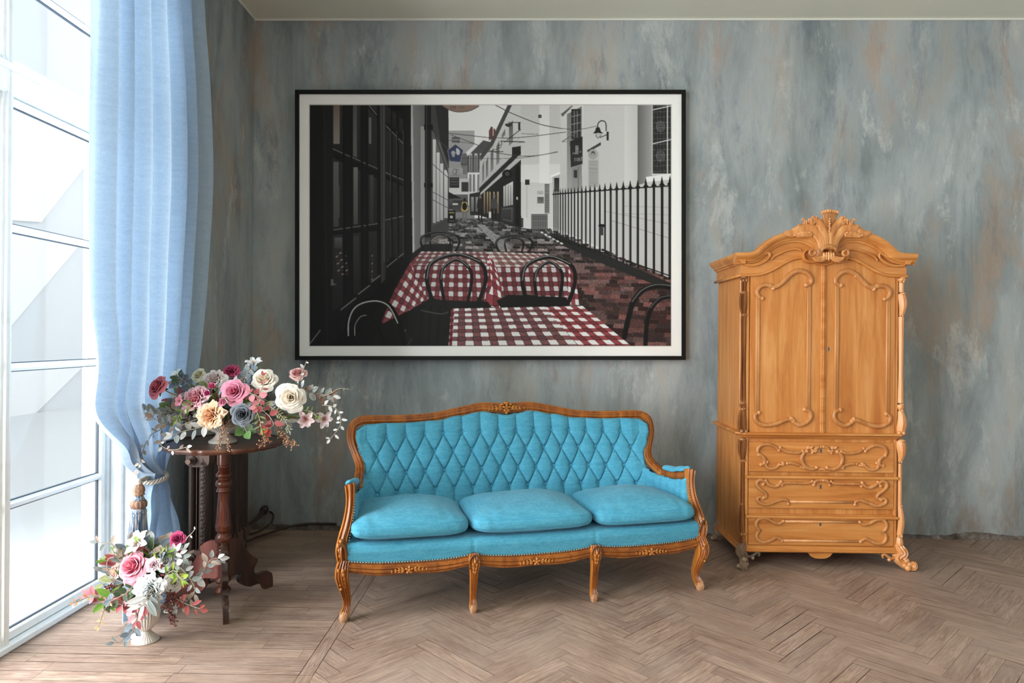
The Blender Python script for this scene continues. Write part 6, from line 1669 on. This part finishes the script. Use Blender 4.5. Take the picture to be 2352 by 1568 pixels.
SL = [
 ('eucalyptus_spray', 'curving grey-leaved branch rising by the window frame above the floor bouquet', [(330, 1320), (285, 1295), (262, 1270), (258, 1250), (222, 1245)], 'oval', .034, 8, [GREY, TAUPE], (2.84, 2.80)),
 ('twig', 'thin bent twig left of the big pink rose of the floor bouquet', [(290, 1340), (262, 1328), (247, 1305), (248, 1285), (262, 1278)], 'oval', .018, 2, [GREY], (2.8, 2.78)),
 ('eucalyptus_spray', 'long arching silver-leaved branch towards the table column', [(395, 1300), (425, 1320), (450, 1330), (470, 1305), (485, 1285), (505, 1282)], 'oval', .042, 14, [SILV, GREY, TAUPE], (2.85, 2.88)),
 ('eucalyptus_spray', 'silver-leaved branch bending down right of the floor vase', [(400, 1290), (430, 1320), (447, 1350), (440, 1370), (415, 1390), (395, 1398)], 'oval', .040, 13, [SILV, TAUPE, GREY], (2.82, 2.78)),
 ('eucalyptus_spray', 'grey leaf cluster above the white rose of the floor bouquet', [(375, 1300), (390, 1280), (405, 1268), (420, 1282)], 'oval', .040, 12, [GREY, SILV], (2.86, 2.84)),
 ('twig', 'white frosted twig beside the burgundy rose of the floor bouquet', [(420, 1258), (430, 1235), (440, 1225), (450, 1212)], 'oval', .014, 3, [SILV], (2.88, 2.88)),
 ('green_sprig', 'bright green leaves between the lily and the burgundy rose', [(345, 1290), (350, 1268), (365, 1275), (385, 1268)], 'lance', .040, 12, [GREEN, OLIVE], (2.84, 2.84)),
 ('green_sprig', 'lime green sprig at the right of the floor bouquet', [(380, 1320), (400, 1310), (412, 1325), (420, 1332)], 'lance', .034, 12, [GREEN, ((150, 176, 60), (190, 200, 110))], (2.78, 2.76)),
 ('leaf_sprig', 'large vivid green leaf hanging at the lower left of the floor bouquet', [(280, 1360), (250, 1375), (238, 1385)], 'oval', .058, 5, [((84, 120, 40), (130, 160, 70)), DKGR], (2.76, 2.72)),
 ('red_leaf_cluster', 'pink-red leaves below the big pink rose', [(310, 1350), (290, 1375), (280, 1385), (300, 1395)], 'round', .040, 9, [PINKL, RED], (2.76, 2.72)),
 ('red_leaf_cluster', 'burgundy leaves hanging over the left rim of the floor vase', [(345, 1380), (325, 1390), (312, 1405), (316, 1425)], 'oval', .040, 8, [RED, PINKL], (2.74, 2.72)),
 ('red_leaf_cluster', 'rust-red leaves at the far right of the floor bouquet', [(395, 1370), (415, 1380), (432, 1388), (460, 1398)], 'oval', .038, 7, [((128, 52, 50), (170, 90, 80)), RED], (2.78, 2.76)),
 ('red_leaf_cluster', 'pink-tipped leaves reaching to the window sill', [(270, 1365), (240, 1368), (222, 1370), (208, 1365)], 'oval', .044, 7, [PINKL, RED], (2.78, 2.76)),
 ('orange_blossom_twig', 'thin twig with orange blossoms pointing at the window sill', [(240, 1365), (205, 1370), (185, 1378), (168, 1384)], 'oval', .018, 7, [PEACH, ((190, 120, 110), (220, 160, 140))], (2.76, 2.7)),
 ('orange_blossom_twig', 'thin twig with orange blossoms low left of the floor vase', [(255, 1380), (240, 1400), (232, 1420), (226, 1440)], 'oval', .016, 6, [PEACH], (2.72, 2.68)),
 ('trailing_vine', 'fine trailing vine ending in one grey leaf on the floorboards', [(320, 1440), (290, 1462), (275, 1473), (262, 1476)], 'oval', .034, 2, [GREY], (2.78, 2.74)),
 ('leaf_sprig', 'pale blue-grey leaves beside the stem of the floor vase', [(325, 1400), (312, 1425), (308, 1445), (300, 1455)], 'round', .040, 6, [BLUEG, SILV], (2.76, 2.74)),
 ('leaf_sprig', 'slate blue leaves left of the white hydrangea-like bloom', [(310, 1345), (300, 1352), (290, 1362), (255, 1380)], 'round', .038, 8, [BLUEG, DKGR], (2.76, 2.72)),
 ('leaf_sprig', 'narrow sage leaves falling across the white hydrangea-like bloom', [(350, 1350), (338, 1370), (330, 1390)], 'lance', .066, 6, [SILV, GREY], (2.70, 2.68)),
]
for i, (nm, lb, pts, kd, L, n, cols, dY) in enumerate(SL):
    spray(nm, lb, pts, kd, L, n, cols, 500+i, dY, twig=nm == 'twig')
berries('berry_spray', 'burgundy berry cluster right of the white hydrangea-like bloom', [(365, 1360), (385, 1365), (400, 1385), (380, 1395)], (112, 56, 58), 11, (2.78, 2.74), .0042, 80, .026)
berries('berry_spray', 'burgundy berries drooping beside the rim of the floor vase', [(370, 1385), (385, 1400), (395, 1418), (402, 1428)], (104, 50, 56), 12, (2.78, 2.74), .0040, 60, .020)
berries('berry_spray', 'burgundy berries near the window at the left of the floor bouquet', [(280, 1345), (262, 1345), (246, 1352), (238, 1360)], (110, 56, 62), 13, (2.8, 2.76), .0040, 60, .020)
# the dense filling foliage of each bouquet, a tangle nobody could count
def filler(name, label, C0, ext, n, seed, up, ymax):
    r = random.Random(seed); lf = MB()
    pal = [GREY, BLUEG, DKGR, SILV, SILV, OLIVE, TAUPE, GREEN, RED]
    for k in range(n):
        a = r.uniform(0, 2*PI); e = math.asin(r.uniform(-.2, 1)); q = r.uniform(.35, .95)
        d = Vector((math.cos(a)*math.cos(e), math.sin(a)*math.cos(e), math.sin(e)))
        p = Vector((d.x*ext[0]*q, d.y*ext[1]*q, d.z*ext[2]*q+up)); L = r.uniform(.034, .058); c = pal[r.randrange(len(pal))]
        p.y = max(p.y, -ymax)
        dd = (d+Vector((r.uniform(-.6, .6), r.uniform(-.6, .6), r.uniform(-.6, .5)))).normalized()
        leafm(lf, p, dd, Vector((r.uniform(-.7, .7), -1, r.uniform(-.2, 1))), L, L*r.choice((.85, .55, .35)), c[0], c[1], r)
        if k % 3 == 0: lf.tube([tuple(Vector((0, 0, up*.3))), tuple(p*.6+Vector((0, 0, up*.2))), tuple(p)], .0013, 4, hint=(.3, .5, 1), color=C3(96, 104, 70)+(1,))
    o = lf.build(name, M_leaf); o.location = C0; tag(o, label, 'foliage', None, 'stuff')
filler('filling_foliage', 'dense tangle of mixed grey and green leaves inside the table bouquet', A0, (.325, .17, .165), 1000, 1, .0, .15)
filler('filling_foliage', 'dense tangle of mixed grey and green leaves inside the floor bouquet', B0, (.185, .15, .17), 480, 2, .045, .03)
